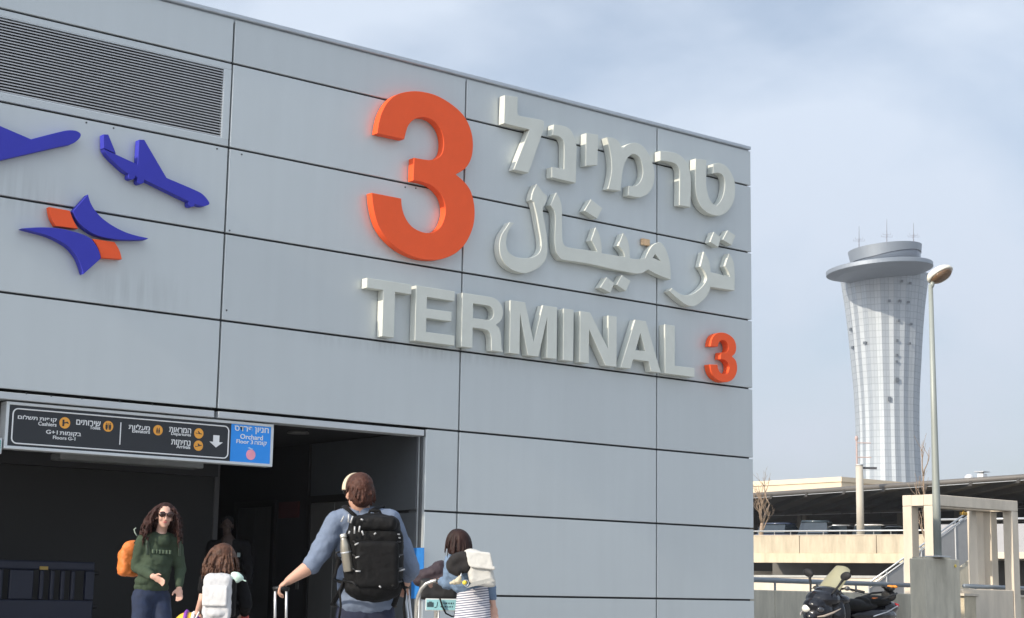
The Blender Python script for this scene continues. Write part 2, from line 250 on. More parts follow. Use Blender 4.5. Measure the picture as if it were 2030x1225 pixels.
 'mem': [(-3.268,7.728),(-3.238,7.733),(-3.203,7.738),(-3.167,7.742),(-3.134,7.742),(-3.103,7.738),(-3.074,7.73),(-3.046,7.719),(-3.022,7.704),(-3.002,7.684),(-2.986,7.659),(-2.972,7.632),(-2.958,7.605),(-2.938,7.623),(-2.915,7.645),(-2.889,7.666),(-2.862,7.685),(-2.834,7.702),(-2.804,7.717),(-2.773,7.731),(-2.741,7.741),(-2.71,7.748),(-2.677,7.753),(-2.644,7.754),(-2.612,7.751),(-2.578,7.743),(-2.545,7.732),(-2.512,7.716),(-2.481,7.697),(-2.453,7.673),(-2.426,7.645),(-2.401,7.615),(-2.379,7.584),(-2.358,7.552),(-2.338,7.518),(-2.321,7.484),(-2.308,7.449),(-2.297,7.413),(-2.288,7.375),(-2.284,7.338),(-2.283,7.3),(-2.286,7.261),(-2.293,7.222),(-2.304,7.183),(-2.318,7.146),(-2.337,7.111),(-2.36,7.076),(-2.386,7.043),(-2.413,7.015),(-2.443,6.99),(-2.476,6.968),(-2.51,6.95),(-2.543,6.935),(-2.575,6.924),(-2.606,6.918),(-2.638,6.914),(-2.673,6.911),(-2.71,6.909),(-2.751,6.909),(-2.792,6.91),(-2.833,6.911),(-2.815,7.061),(-2.787,7.062),(-2.754,7.065),(-2.72,7.069),(-2.69,7.078),(-2.662,7.091),(-2.637,7.108),(-2.614,7.127),(-2.593,7.149),(-2.575,7.173),(-2.559,7.2),(-2.546,7.228),(-2.536,7.256),(-2.53,7.283),(-2.526,7.31),(-2.526,7.338),(-2.529,7.367),(-2.536,7.402),(-2.547,7.44),(-2.561,7.476),(-2.575,7.506),(-2.587,7.523),(-2.601,7.538),(-2.617,7.549),(-2.635,7.558),(-2.655,7.566),(-2.678,7.571),(-2.701,7.572),(-2.724,7.569),(-2.749,7.561),(-2.774,7.548),(-2.798,7.532),(-2.821,7.513),(-2.841,7.492),(-2.86,7.467),(-2.877,7.441),(-2.892,7.413),(-2.906,7.383),(-2.919,7.352),(-2.93,7.319),(-2.94,7.283),(-2.948,7.243),(-2.955,7.198),(-2.961,7.153),(-2.967,7.11),(-2.972,7.069),(-2.977,7.03),(-2.981,6.991),(-2.985,6.953),(-3.241,6.94),(-3.232,6.966),(-3.221,6.998),(-3.21,7.034),(-3.2,7.07),(-3.19,7.111),(-3.18,7.155),(-3.171,7.2),(-3.166,7.244),(-3.165,7.286),(-3.167,7.327),(-3.171,7.368),(-3.177,7.41),(-3.185,7.454),(-3.196,7.498),(-3.208,7.542),(-3.22,7.583),(-3.231,7.622),(-3.243,7.658),(-3.256,7.693)],
 'resh': [(-2.164,7.719),(-2.126,7.724),(-2.08,7.731),(-2.031,7.737),(-1.984,7.741),(-1.937,7.744),(-1.888,7.746),(-1.841,7.746),(-1.799,7.741),(-1.761,7.733),(-1.725,7.722),(-1.693,7.708),(-1.663,7.691),(-1.636,7.672),(-1.611,7.65),(-1.589,7.625),(-1.569,7.597),(-1.551,7.566),(-1.536,7.532),(-1.523,7.495),(-1.513,7.457),(-1.507,7.416),(-1.505,7.373),(-1.504,7.328),(-1.503,7.283),(-1.515,6.939),(-1.754,6.932),(-1.751,7.042),(-1.748,7.168),(-1.746,7.288),(-1.745,7.38),(-1.745,7.41),(-1.745,7.438),(-1.748,7.465),(-1.755,7.49),(-1.765,7.513),(-1.779,7.533),(-1.797,7.552),(-1.819,7.566),(-1.846,7.575),(-1.879,7.581),(-1.914,7.584),(-1.95,7.585),(-1.997,7.583),(-2.051,7.58),(-2.107,7.574),(-2.164,7.569)],
 'tet': [(-1.397,7.735),(-1.159,7.753),(-1.161,7.707),(-1.162,7.653),(-1.163,7.597),(-1.164,7.542),(-1.165,7.49),(-1.166,7.439),(-1.166,7.389),(-1.162,7.341),(-1.154,7.295),(-1.143,7.25),(-1.129,7.209),(-1.114,7.173),(-1.095,7.143),(-1.073,7.118),(-1.05,7.097),(-1.027,7.08),(-1.005,7.068),(-0.982,7.061),(-0.959,7.057),(-0.936,7.053),(-0.908,7.079),(-0.875,7.11),(-0.843,7.146),(-0.816,7.183),(-0.794,7.225),(-0.776,7.27),(-0.762,7.316),(-0.752,7.359),(-0.747,7.397),(-0.745,7.434),(-0.746,7.469),(-0.751,7.499),(-0.759,7.522),(-0.772,7.542),(-0.787,7.559),(-0.804,7.573),(-0.823,7.583),(-0.844,7.589),(-0.868,7.593),(-0.892,7.593),(-0.92,7.59),(-0.951,7.583),(-0.983,7.574),(-1.015,7.565),(-1.006,7.716),(-0.98,7.727),(-0.949,7.739),(-0.916,7.75),(-0.882,7.756),(-0.848,7.759),(-0.811,7.757),(-0.775,7.753),(-0.74,7.743),(-0.707,7.729),(-0.675,7.711),(-0.644,7.688),(-0.616,7.663),(-0.59,7.632),(-0.565,7.598),(-0.544,7.561),(-0.528,7.524),(-0.518,7.488),(-0.512,7.451),(-0.51,7.414),(-0.511,7.373),(-0.515,7.329),(-0.522,7.282),(-0.533,7.234),(-0.549,7.188),(-0.571,7.144),(-0.599,7.101),(-0.631,7.06),(-0.666,7.023),(-0.705,6.991),(-0.748,6.962),(-0.792,6.937),(-0.835,6.917),(-0.875,6.904),(-0.914,6.897),(-0.953,6.893),(-0.993,6.892),(-1.036,6.894),(-1.081,6.898),(-1.125,6.906),(-1.167,6.919),(-1.207,6.937),(-1.247,6.958),(-1.283,6.984),(-1.314,7.015),(-1.339,7.049),(-1.361,7.088),(-1.378,7.131),(-1.391,7.177),(-1.399,7.235),(-1.404,7.299),(-1.406,7.368),(-1.407,7.437),(-1.406,7.509),(-1.404,7.583),(-1.401,7.659)],
 'lam': [(-4.62,6.783),(-4.608,6.775),(-4.595,6.765),(-4.58,6.755),(-4.565,6.743),(-4.551,6.73),(-4.536,6.716),(-4.52,6.701),(-4.502,6.687),(-4.483,6.674),(-4.461,6.663),(-4.439,6.651),(-4.416,6.64),(-4.42,6.62),(-4.424,6.596),(-4.43,6.57),(-4.438,6.545),(-4.45,6.522),(-4.465,6.498),(-4.482,6.474),(-4.499,6.451),(-4.497,6.429),(-4.494,6.402),(-4.491,6.373),(-4.486,6.344),(-4.478,6.312),(-4.468,6.278),(-4.458,6.242),(-4.448,6.204),(-4.439,6.166),(-4.43,6.125),(-4.422,6.083),(-4.414,6.04),(-4.408,5.996),(-4.403,5.949),(-4.4,5.904),(-4.399,5.862),(-4.402,5.825),(-4.406,5.79),(-4.414,5.757),(-4.425,5.726),(-4.439,5.697),(-4.456,5.67),(-4.477,5.644),(-4.5,5.619),(-4.526,5.596),(-4.555,5.573),(-4.586,5.552),(-4.621,5.531),(-4.659,5.511),(-4.701,5.491),(-4.744,5.474),(-4.787,5.461),(-4.828,5.455),(-4.87,5.452),(-4.912,5.453),(-4.952,5.457),(-4.992,5.463),(-5.031,5.471),(-5.068,5.482),(-5.102,5.496),(-5.133,5.511),(-5.16,5.528),(-5.185,5.548),(-5.207,5.569),(-5.226,5.594),(-5.242,5.621),(-5.256,5.649),(-5.266,5.679),(-5.273,5.709),(-5.278,5.741),(-5.28,5.774),(-5.279,5.806),(-5.275,5.84),(-5.267,5.875),(-5.257,5.909),(-5.245,5.941),(-5.23,5.97),(-5.211,5.996),(-5.192,6.021),(-5.173,6.047),(-5.155,6.072),(-5.137,6.097),(-5.119,6.122),(-5.101,6.147),(-5.021,6.15),(-5.039,6.132),(-5.059,6.11),(-5.08,6.085),(-5.099,6.058),(-5.115,6.028),(-5.13,5.996),(-5.143,5.963),(-5.153,5.931),(-5.158,5.9),(-5.161,5.869),(-5.161,5.84),(-5.158,5.812),(-5.153,5.787),(-5.145,5.763),(-5.134,5.742),(-5.119,5.723),(-5.098,5.707),(-5.074,5.693),(-5.046,5.681),(-5.016,5.673),(-4.983,5.667),(-4.946,5.663),(-4.907,5.662),(-4.866,5.664),(-4.821,5.669),(-4.774,5.678),(-4.727,5.688),(-4.685,5.701),(-4.649,5.717),(-4.617,5.735),(-4.588,5.755),(-4.564,5.776),(-4.546,5.797),(-4.533,5.82),(-4.523,5.844),(-4.517,5.869),(-4.513,5.894),(-4.512,5.921),(-4.514,5.948),(-4.518,5.977),(-4.526,6.018),(-4.538,6.066),(-4.551,6.115),(-4.563,6.163),(-4.574,6.207),(-4.584,6.25),(-4.595,6.293),(-4.607,6.337),(-4.622,6.381),(-4.637,6.425),(-4.653,6.47),(-4.669,6.514),(-4.711,6.538),(-4.707,6.561),(-4.703,6.589),(-4.696,6.62),(-4.687,6.65),(-4.673,6.682),(-4.657,6.715),(-4.638,6.749)],
 'alef': [(-4.246,6.719),(-4.229,6.701),(-4.21,6.679),(-4.191,6.655),(-4.175,6.63),(-4.163,6.603),(-4.153,6.576),(-4.145,6.546),(-4.139,6.514),(-4.135,6.481),(-4.133,6.445),(-4.132,6.407),(-4.132,6.368),(-4.131,6.323),(-4.131,6.275),(-4.13,6.226),(-4.129,6.18),(-4.127,6.136),(-4.125,6.093),(-4.122,6.054),(-4.115,6.022),(-4.105,5.999),(-4.092,5.979),(-4.075,5.964),(-4.053,5.953),(-4.02,5.946),(-3.979,5.944),(-3.934,5.944),(-3.888,5.945),(-3.798,5.947),(-3.688,5.952),(-3.568,5.957),(-3.446,5.963),(-3.458,5.981),(-3.471,6.002),(-3.486,6.023),(-3.501,6.044),(-3.516,6.062),(-3.531,6.079),(-3.547,6.096),(-3.564,6.113),(-3.477,6.319),(-3.458,6.296),(-3.437,6.269),(-3.416,6.239),(-3.398,6.208),(-3.386,6.177),(-3.376,6.144),(-3.368,6.11),(-3.361,6.077),(-3.357,6.045),(-3.355,6.013),(-3.354,5.981),(-3.353,5.949),(-2.899,5.958),(-2.895,5.96),(-2.899,5.976),(-2.905,5.996),(-2.913,6.016),(-2.925,6.034),(-2.945,6.053),(-2.969,6.072),(-2.996,6.091),(-3.023,6.11),(-2.927,6.316),(-2.907,6.301),(-2.885,6.284),(-2.862,6.262),(-2.844,6.238),(-2.829,6.21),(-2.818,6.178),(-2.808,6.144),(-2.801,6.109),(-2.795,6.071),(-2.792,6.032),(-2.79,5.992),(-2.788,5.952),(-2.758,5.952),(-2.723,5.953),(-2.684,5.954),(-2.645,5.958),(-2.605,5.965),(-2.563,5.975),(-2.52,5.985),(-2.477,5.995),(-2.462,6.023),(-2.443,6.055),(-2.422,6.089),(-2.401,6.12),(-2.38,6.149),(-2.359,6.176),(-2.335,6.202),(-2.309,6.225),(-2.276,6.246),(-2.238,6.266),(-2.201,6.281),(-2.169,6.288),(-2.144,6.285),(-2.122,6.274),(-2.102,6.258),(-2.083,6.24),(-2.064,6.22),(-2.045,6.196),(-2.028,6.169),(-2.012,6.141),(-1.997,6.111),(-1.984,6.079),(-1.972,6.045),(-1.962,6.01),(-1.954,5.971),(-1.948,5.929),(-1.944,5.888),(-1.941,5.851),(-1.94,5.822),(-1.94,5.794),(-1.941,5.766),(-1.941,5.74),(-1.977,5.744),(-2.019,5.749),(-2.063,5.755),(-2.106,5.761),(-2.145,5.767),(-2.184,5.775),(-2.223,5.783),(-2.261,5.791),(-2.3,5.801),(-2.338,5.812),(-2.377,5.822),(-2.416,5.833),(-2.437,5.818),(-2.463,5.8),(-2.492,5.783),(-2.523,5.768),(-2.555,5.756),(-2.589,5.747),(-2.625,5.74),(-2.659,5.735),(-2.693,5.733),(-2.726,5.734),(-2.76,5.736),(-2.796,5.737),(-2.857,5.737),(-2.931,5.737),(-3.012,5.738),(-3.095,5.739),(-3.207,5.743),(-3.337,5.749),(-3.472,5.755),(-3.604,5.758),(-3.741,5.757),(-3.885,5.752),(-4.015,5.748),(-4.111,5.748),(-4.13,5.752),(-4.148,5.76),(-4.164,5.77),(-4.18,5.783),(-4.196,5.796),(-4.212,5.812),(-4.227,5.829),(-4.238,5.85),(-4.248,5.881),(-4.256,5.918),(-4.262,5.958),(-4.266,6),(-4.266,6.062),(-4.264,6.137),(-4.261,6.21),(-4.259,6.267),(-4.259,6.292),(-4.258,6.316),(-4.259,6.338),(-4.261,6.361),(-4.265,6.384),(-4.27,6.406),(-4.278,6.428),(-4.288,6.448),(-4.302,6.466),(-4.318,6.482),(-4.336,6.498),(-4.354,6.514)],
 'noon_dot': [(-3.574,6.728),(-3.348,6.629),(-3.451,6.457),(-3.698,6.537)],
 'ya_dot': [(-3.255,5.602),(-3.101,5.538),(-3.175,5.379),(-3.379,5.434)],
 'ya_dot2': [(-2.947,5.677),(-2.772,5.607),(-2.872,5.447),(-3.055,5.517)],
 'ta_dot': [(-1,6.622),(-0.843,6.562),(-0.902,6.393),(-1.083,6.45)],
 'ta_dot2': [(-0.691,6.696),(-0.511,6.639),(-0.601,6.466),(-0.801,6.526)],
 'ta_ra': [(-0.54,5.748),(-0.538,5.81),(-0.536,5.882),(-0.535,5.954),(-0.536,6.016),(-0.538,6.062),(-0.541,6.106),(-0.546,6.146),(-0.553,6.181),(-0.56,6.203),(-0.57,6.222),(-0.581,6.24),(-0.594,6.258),(-0.609,6.276),(-0.625,6.293),(-0.643,6.31),(-0.661,6.326),(-0.754,6.111),(-0.737,6.094),(-0.716,6.074),(-0.696,6.053),(-0.68,6.033),(-0.669,6.014),(-0.66,5.995),(-0.654,5.976),(-0.647,5.957),(-0.863,5.963),(-1.078,5.97),(-1.078,5.989),(-1.079,6.011),(-1.081,6.036),(-1.085,6.06),(-1.09,6.085),(-1.096,6.111),(-1.105,6.137),(-1.118,6.162),(-1.138,6.189),(-1.165,6.218),(-1.194,6.247),(-1.223,6.276),(-1.298,6.031),(-1.279,6.02),(-1.258,6.006),(-1.236,5.99),(-1.217,5.972),(-1.199,5.951),(-1.182,5.927),(-1.168,5.903),(-1.16,5.88),(-1.159,5.859),(-1.164,5.839),(-1.173,5.82),(-1.185,5.801),(-1.207,5.773),(-1.236,5.742),(-1.27,5.71),(-1.307,5.68),(-1.35,5.649),(-1.399,5.617),(-1.45,5.587),(-1.501,5.565),(-1.552,5.549),(-1.604,5.539),(-1.656,5.534),(-1.708,5.537),(-1.76,5.548),(-1.811,5.567),(-1.862,5.59),(-1.914,5.614),(-1.969,5.559),(-1.93,5.538),(-1.884,5.513),(-1.836,5.487),(-1.788,5.463),(-1.739,5.442),(-1.689,5.421),(-1.641,5.402),(-1.597,5.389),(-1.564,5.383),(-1.532,5.38),(-1.501,5.381),(-1.469,5.385),(-1.437,5.393),(-1.405,5.404),(-1.373,5.419),(-1.341,5.438),(-1.3,5.465),(-1.256,5.499),(-1.214,5.535),(-1.178,5.568),(-1.152,5.598),(-1.129,5.629),(-1.11,5.659),(-1.096,5.684),(-1.089,5.698),(-1.084,5.712),(-1.081,5.726),(-1.079,5.738)],
 'alef_h': [(-2.27,6.093),(-2.153,5.995),(-2.316,6.027)],
 'plane1': [(-12.552,6.132),(-12.167,6.044),(-12.096,6.076),(-12.014,6.113),(-11.931,6.15),(-11.855,6.183),(-11.797,6.208),(-11.777,6.216),(-11.758,6.223),(-11.739,6.23),(-11.721,6.235),(-11.704,6.239),(-11.687,6.243),(-11.67,6.245),(-11.654,6.246),(-11.639,6.247),(-11.625,6.246),(-11.613,6.244),(-11.601,6.241),(-11.59,6.237),(-11.581,6.232),(-11.573,6.227),(-11.569,6.222),(-11.566,6.216),(-11.564,6.21),(-11.564,6.203),(-11.565,6.196),(-11.568,6.187),(-11.572,6.178),(-11.578,6.167),(-11.585,6.157),(-11.593,6.147),(-11.604,6.134),(-11.617,6.121),(-11.632,6.106),(-11.649,6.093),(-11.667,6.081),(-11.688,6.07),(-11.711,6.06),(-11.735,6.051),(-11.761,6.042),(-11.786,6.034),(-12.524,5.728)],
 'plane2fin': [(-11.281,6.269),(-11.22,6.278),(-11.123,6.094),(-11.111,6.064),(-11.268,6.104)],
 'plane2': [(-11.267,6.092),(-11.111,6.055),(-10.822,5.981),(-10.819,6.289),(-10.753,6.301),(-10.433,5.884),(-10.398,5.876),(-10.319,5.859),(-10.228,5.839),(-10.136,5.819),(-10.053,5.8),(-9.99,5.784),(-9.971,5.778),(-9.953,5.771),(-9.936,5.762),(-9.921,5.753),(-9.906,5.742),(-9.891,5.73),(-9.875,5.716),(-9.861,5.702),(-9.849,5.689),(-9.841,5.678),(-9.838,5.673),(-9.836,5.667),(-9.835,5.661),(-9.836,5.655),(-9.839,5.65),(-9.846,5.644),(-9.855,5.638),(-9.866,5.632),(-9.878,5.626),(-9.889,5.622),(-9.9,5.618),(-9.912,5.615),(-9.924,5.613),(-9.937,5.612),(-9.95,5.612),(-9.966,5.613),(-9.983,5.615),(-10.001,5.617),(-10.019,5.62),(-10.037,5.623),(-10.037,5.618),(-10.037,5.613),(-10.038,5.607),(-10.04,5.602),(-10.043,5.597),(-10.048,5.592),(-10.056,5.587),(-10.064,5.583),(-10.073,5.58),(-10.081,5.579),(-10.088,5.58),(-10.097,5.582),(-10.105,5.586),(-10.112,5.59),(-10.117,5.596),(-10.12,5.603),(-10.121,5.612),(-10.121,5.622),(-10.12,5.632),(-10.119,5.642),(-10.389,5.716),(-10.73,5.813),(-10.729,5.807),(-10.727,5.8),(-10.727,5.794),(-10.727,5.787),(-10.728,5.781),(-10.731,5.775),(-10.735,5.77),(-10.74,5.765),(-10.745,5.761),(-10.751,5.757),(-10.757,5.754),(-10.764,5.751),(-10.771,5.749),(-10.778,5.748),(-10.784,5.748),(-10.791,5.75),(-10.797,5.753),(-10.803,5.757),(-10.807,5.762),(-10.811,5.769),(-10.813,5.777),(-10.814,5.787),(-10.814,5.798),(-10.813,5.81),(-10.813,5.821),(-10.848,5.842),(-10.847,5.838),(-10.846,5.833),(-10.845,5.827),(-10.845,5.821),(-10.847,5.815),(-10.85,5.81),(-10.855,5.804),(-10.861,5.798),(-10.868,5.793),(-10.874,5.789),(-10.881,5.787),(-10.888,5.785),(-10.895,5.785),(-10.902,5.786),(-10.908,5.787),(-10.913,5.788),(-10.919,5.79),(-10.924,5.793),(-10.928,5.796),(-10.931,5.801),(-10.932,5.808),(-10.933,5.817),(-10.932,5.826),(-10.931,5.836),(-10.931,5.846),(-10.942,5.851),(-10.957,5.857),(-10.972,5.863),(-10.989,5.871),(-11.005,5.879),(-11.023,5.89),(-11.043,5.902),(-11.063,5.915),(-11.084,5.929),(-11.104,5.943),(-11.125,5.957),(-11.146,5.972),(-11.167,5.986),(-11.186,6.001),(-11.204,6.016),(-11.219,6.031),(-11.232,6.046),(-11.244,6.061),(-11.256,6.077)],
 'em_top': [(-11.431,5.513),(-11.425,5.497),(-11.419,5.479),(-11.411,5.46),(-11.403,5.44),(-11.393,5.42),(-11.381,5.402),(-11.369,5.383),(-11.355,5.364),(-11.34,5.346),(-11.323,5.328),(-11.303,5.31),(-11.282,5.292),(-11.26,5.275),(-11.235,5.258),(-11.209,5.242),(-11.178,5.226),(-11.144,5.209),(-11.107,5.193),(-11.07,5.178),(-11.034,5.165),(-10.998,5.154),(-10.963,5.144),(-10.926,5.135),(-10.889,5.128),(-10.85,5.122),(-10.808,5.117),(-10.764,5.113),(-10.72,5.111),(-10.674,5.109),(-10.629,5.107),(-10.654,5.087),(-10.686,5.081),(-10.723,5.074),(-10.764,5.066),(-10.805,5.059),(-10.846,5.053),(-10.886,5.048),(-10.927,5.043),(-10.968,5.039),(-11.008,5.035),(-11.046,5.033),(-11.083,5.031),(-11.118,5.031),(-11.152,5.031),(-11.185,5.032),(-11.216,5.034),(-11.244,5.037),(-11.27,5.041),(-11.296,5.046),(-11.321,5.052),(-11.346,5.06),(-11.371,5.07),(-11.397,5.081),(-11.422,5.094),(-11.446,5.107),(-11.467,5.121),(-11.485,5.135),(-11.502,5.149),(-11.517,5.164),(-11.531,5.179),(-11.545,5.195),(-11.558,5.212),(-11.57,5.229),(-11.581,5.247),(-11.593,5.265),(-11.604,5.284)],
 'em_bot': [(-12.211,4.987),(-12.174,4.996),(-12.13,5.006),(-12.082,5.016),(-12.035,5.026),(-11.99,5.034),(-11.946,5.041),(-11.903,5.046),(-11.861,5.05),(-11.82,5.053),(-11.782,5.055),(-11.747,5.055),(-11.714,5.055),(-11.681,5.054),(-11.65,5.051),(-11.618,5.049),(-11.585,5.046),(-11.552,5.043),(-11.52,5.039),(-11.489,5.034),(-11.461,5.029),(-11.439,5.023),(-11.418,5.017),(-11.397,5.01),(-11.379,5.002),(-11.361,4.992),(-11.345,4.981),(-11.331,4.968),(-11.317,4.954),(-11.305,4.939),(-11.293,4.925),(-11.281,4.909),(-11.27,4.892),(-11.26,4.875),(-11.251,4.858),(-11.243,4.843),(-11.238,4.829),(-11.234,4.815),(-11.23,4.802),(-11.227,4.788),(-11.225,4.775),(-11.427,4.564),(-11.434,4.581),(-11.441,4.6),(-11.449,4.621),(-11.458,4.642),(-11.467,4.663),(-11.477,4.682),(-11.486,4.701),(-11.496,4.72),(-11.508,4.738),(-11.522,4.757),(-11.539,4.777),(-11.558,4.797),(-11.579,4.817),(-11.601,4.836),(-11.625,4.853),(-11.65,4.868),(-11.677,4.882),(-11.705,4.894),(-11.734,4.906),(-11.763,4.916),(-11.793,4.926),(-11.823,4.935),(-11.854,4.943),(-11.885,4.95),(-11.918,4.956),(-11.954,4.961),(-11.992,4.965),(-12.03,4.969),(-12.066,4.972),(-12.098,4.975),(-12.123,4.977),(-12.146,4.98),(-12.168,4.982),(-12.19,4.985)],
 'em_or1': [(-11.888,5.294),(-11.633,5.288),(-11.627,5.272),(-11.619,5.254),(-11.609,5.234),(-11.599,5.213),(-11.588,5.193),(-11.576,5.173),(-11.563,5.153),(-11.548,5.133),(-11.534,5.112),(-11.519,5.092),(-11.793,5.083),(-11.805,5.098),(-11.818,5.116),(-11.833,5.136),(-11.846,5.158),(-11.857,5.179),(-11.865,5.201),(-11.872,5.223),(-11.878,5.247),(-11.883,5.27)],
 'em_or2': [(-11.327,4.999),(-11.054,5.001),(-11.043,4.988),(-11.029,4.972),(-11.015,4.954),(-11.001,4.936),(-10.989,4.917),(-10.979,4.897),(-10.97,4.876),(-10.962,4.854),(-10.955,4.831),(-10.947,4.809),(-11.211,4.791),(-11.216,4.807),(-11.223,4.826),(-11.231,4.847),(-11.241,4.868),(-11.251,4.888),(-11.264,4.91),(-11.279,4.932),(-11.294,4.954),(-11.311,4.976)],
}
# ------------------------------------------------------------------ materials of the terminal
def panel_mat(name, col):
    m_ = mat(name, col, .44, .25, .03, .5, .05, .55, stretch=(1, 1, .6)); t = m_.node_tree; b = t.nodes['Principled BSDF']
    src = b.inputs['Base Color'].links[0].from_socket
    g = t.nodes.new('ShaderNodeNewGeometry'); mr = t.nodes.new('ShaderNodeMapRange'); mr.inputs['To Min'].default_value = .955; mr.inputs['To Max'].default_value = 1.035
    t.links.new(g.outputs['Random Per Island'], mr.inputs['Value'])
    c = t.nodes.new('ShaderNodeTexCoord'); mp_ = t.nodes.new('ShaderNodeMapping'); mp_.inputs['Scale'].default_value = (7, 7, .35); t.links.new(c.outputs['Object'], mp_.inputs[0])
    n = t.nodes.new('ShaderNodeTexNoise'); n.inputs['Scale'].default_value = 1.0; n.inputs['Detail'].default_value = 5; t.links.new(mp_.outputs[0], n.inputs['Vector'])
    r = t.nodes.new('ShaderNodeMapRange'); r.inputs['From Min'].default_value = .3; r.inputs['From Max'].default_value = .7; r.inputs['To Min'].default_value = .985; r.inputs['To Max'].default_value = 1.012; t.links.new(n.outputs['Fac'], r.inputs['Value'])
    mu = t.nodes.new('ShaderNodeMath'); mu.operation = 'MULTIPLY'; t.links.new(mr.outputs[0], mu.inputs[0]); t.links.new(r.outputs[0], mu.inputs[1])
    v = t.nodes.new('ShaderNodeVectorMath'); v.operation = 'SCALE'; sx = t.nodes.new('ShaderNodeSeparateXYZ'); t.links.new(c.outputs['Object'], sx.inputs[0])
    n3 = t.nodes.new('ShaderNodeTexNoise'); n3.inputs['Scale'].default_value = 1.0; n3.inputs['Detail'].default_value = 4; mp3 = t.nodes.new('ShaderNodeMapping'); mp3.inputs['Scale'].default_value = (16, 16, 1.0); t.links.new(c.outputs['Object'], mp3.inputs[0]); t.links.new(mp3.outputs[0], n3.inputs['Vector'])
    tot = None
    for (xc, zc, wx_, wz_) in ((3.85, 5.45, .75, .38), (5.3, 4.45, .8, .35), (9.4, 4.2, 2.6, .16)):     # grime that ran down under the raised signs (object coordinates)
        d = t.nodes.new('ShaderNodeVectorMath'); d.operation = 'SUBTRACT'; t.links.new(c.outputs['Object'], d.inputs[0]); d.inputs[1].default_value = (xc, 0, zc)
        e = t.nodes.new('ShaderNodeVectorMath'); e.operation = 'MULTIPLY'; t.links.new(d.outputs[0], e.inputs[0]); e.inputs[1].default_value = (1/wx_, 0, 1/wz_)
        l = t.nodes.new('ShaderNodeVectorMath'); l.operation = 'LENGTH'; t.links.new(e.outputs[0], l.inputs[0])
        k = t.nodes.new('ShaderNodeMapRange'); k.inputs['From Min'].default_value = 1; k.inputs['From Max'].default_value = .2; k.inputs['To Min'].default_value = 0; k.inputs['To Max'].default_value = 1; t.links.new(l.outputs['Value'], k.inputs['Value'])
        if tot is None: tot = k.outputs[0]
        else:
            a_ = t.nodes.new('ShaderNodeMath'); a_.operation = 'MAXIMUM'; t.links.new(tot, a_.inputs[0]); t.links.new(k.outputs[0], a_.inputs[1]); tot = a_.outputs[0]
    g1_ = t.nodes.new('ShaderNodeMapRange'); g1_.inputs['From Min'].default_value = .35; g1_.inputs['From Max'].default_value = .7; g1_.inputs['To Min'].default_value = 0; g1_.inputs['To Max'].default_value = .16; t.links.new(n3.outputs['Fac'], g1_.inputs['Value'])
    g2_ = t.nodes.new('ShaderNodeMath'); g2_.operation = 'MULTIPLY'; t.links.new(tot, g2_.inputs[0]); t.links.new(g1_.outputs[0], g2_.inputs[1])
    g3_ = t.nodes.new('ShaderNodeMath'); g3_.operation = 'SUBTRACT'; g3_.inputs[0].default_value = 1; t.links.new(g2_.outputs[0], g3_.inputs[1])
    g4_ = t.nodes.new('ShaderNodeMath'); g4_.operation = 'MULTIPLY'; t.links.new(mu.outputs[0], g4_.inputs[0]); t.links.new(g3_.outputs[0], g4_.inputs[1]); mu = g4_
    t.links.new(src, v.inputs[0]); t.links.new(mu.outputs[0], v.inputs['Scale']); t.links.new(v.outputs[0], b.inputs['Base Color']); return m_
M_panel = panel_mat('panel_paint', (.53, .567, .575))
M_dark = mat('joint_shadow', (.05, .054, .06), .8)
M_coping = mat('coping_metal', (.45, .49, .53), .4, .4, .05)
M_strip = mat('lintel_metal', (.50, .53, .55), .4, .2, .04)
M_jamb = mat('jamb_metal', (.30, .33, .35), .4, .5, .06)
M_trim = mat('trim_metal', (.6, .64, .66), .4, .5, .06)
M_letter = mat('letter_paint', (.585, .605, .555), .62, 0, .035, 3, spec=.3)
M_orange = mat('orange_paint', (.82, .105, .028), .6, 0, .04, 3, spec=.3)
M_blue = mat('blue_paint', (.042, .046, .40), .6, 0, .04, 3, spec=.25)
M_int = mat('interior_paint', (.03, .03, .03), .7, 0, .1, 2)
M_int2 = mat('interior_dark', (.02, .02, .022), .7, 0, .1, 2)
M_steel = mat('lift_steel', (.13, .13, .125), .45, .3, .08, 3)
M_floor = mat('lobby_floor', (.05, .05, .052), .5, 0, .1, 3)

# ------------------------------------------------------------------ ground
M_ground = mat('asphalt', (.10, .10, .098), .9, 0, .25, 3, .3, 40)
M_pave = mat('paving', (.36, .345, .32), .8, 0, .15, 2, .2, 20)
me = MB(); me.box((-500, -500, -.5), (1100, 1100, -.02)); struct('ground', me.mesh(), M_ground)
me = MB(); me.box((-60, -26, -.018), (14, -.05, 0.0)); struct('pavement', me.mesh(), M_pave)
me = MB(); me.box((-60, -120, -.016), (60, -26.15, -.012)); struct('road', me.mesh(), mat('road_asphalt', (.075, .075, .075), .9, 0, .2, 4))
me = MB(); me.box((-60, -26.15, -.3), (14, -26, .0)); struct('kerb', me.mesh(), mat('kerb_stone', (.4, .39, .37), .8, 0, .15, 4))

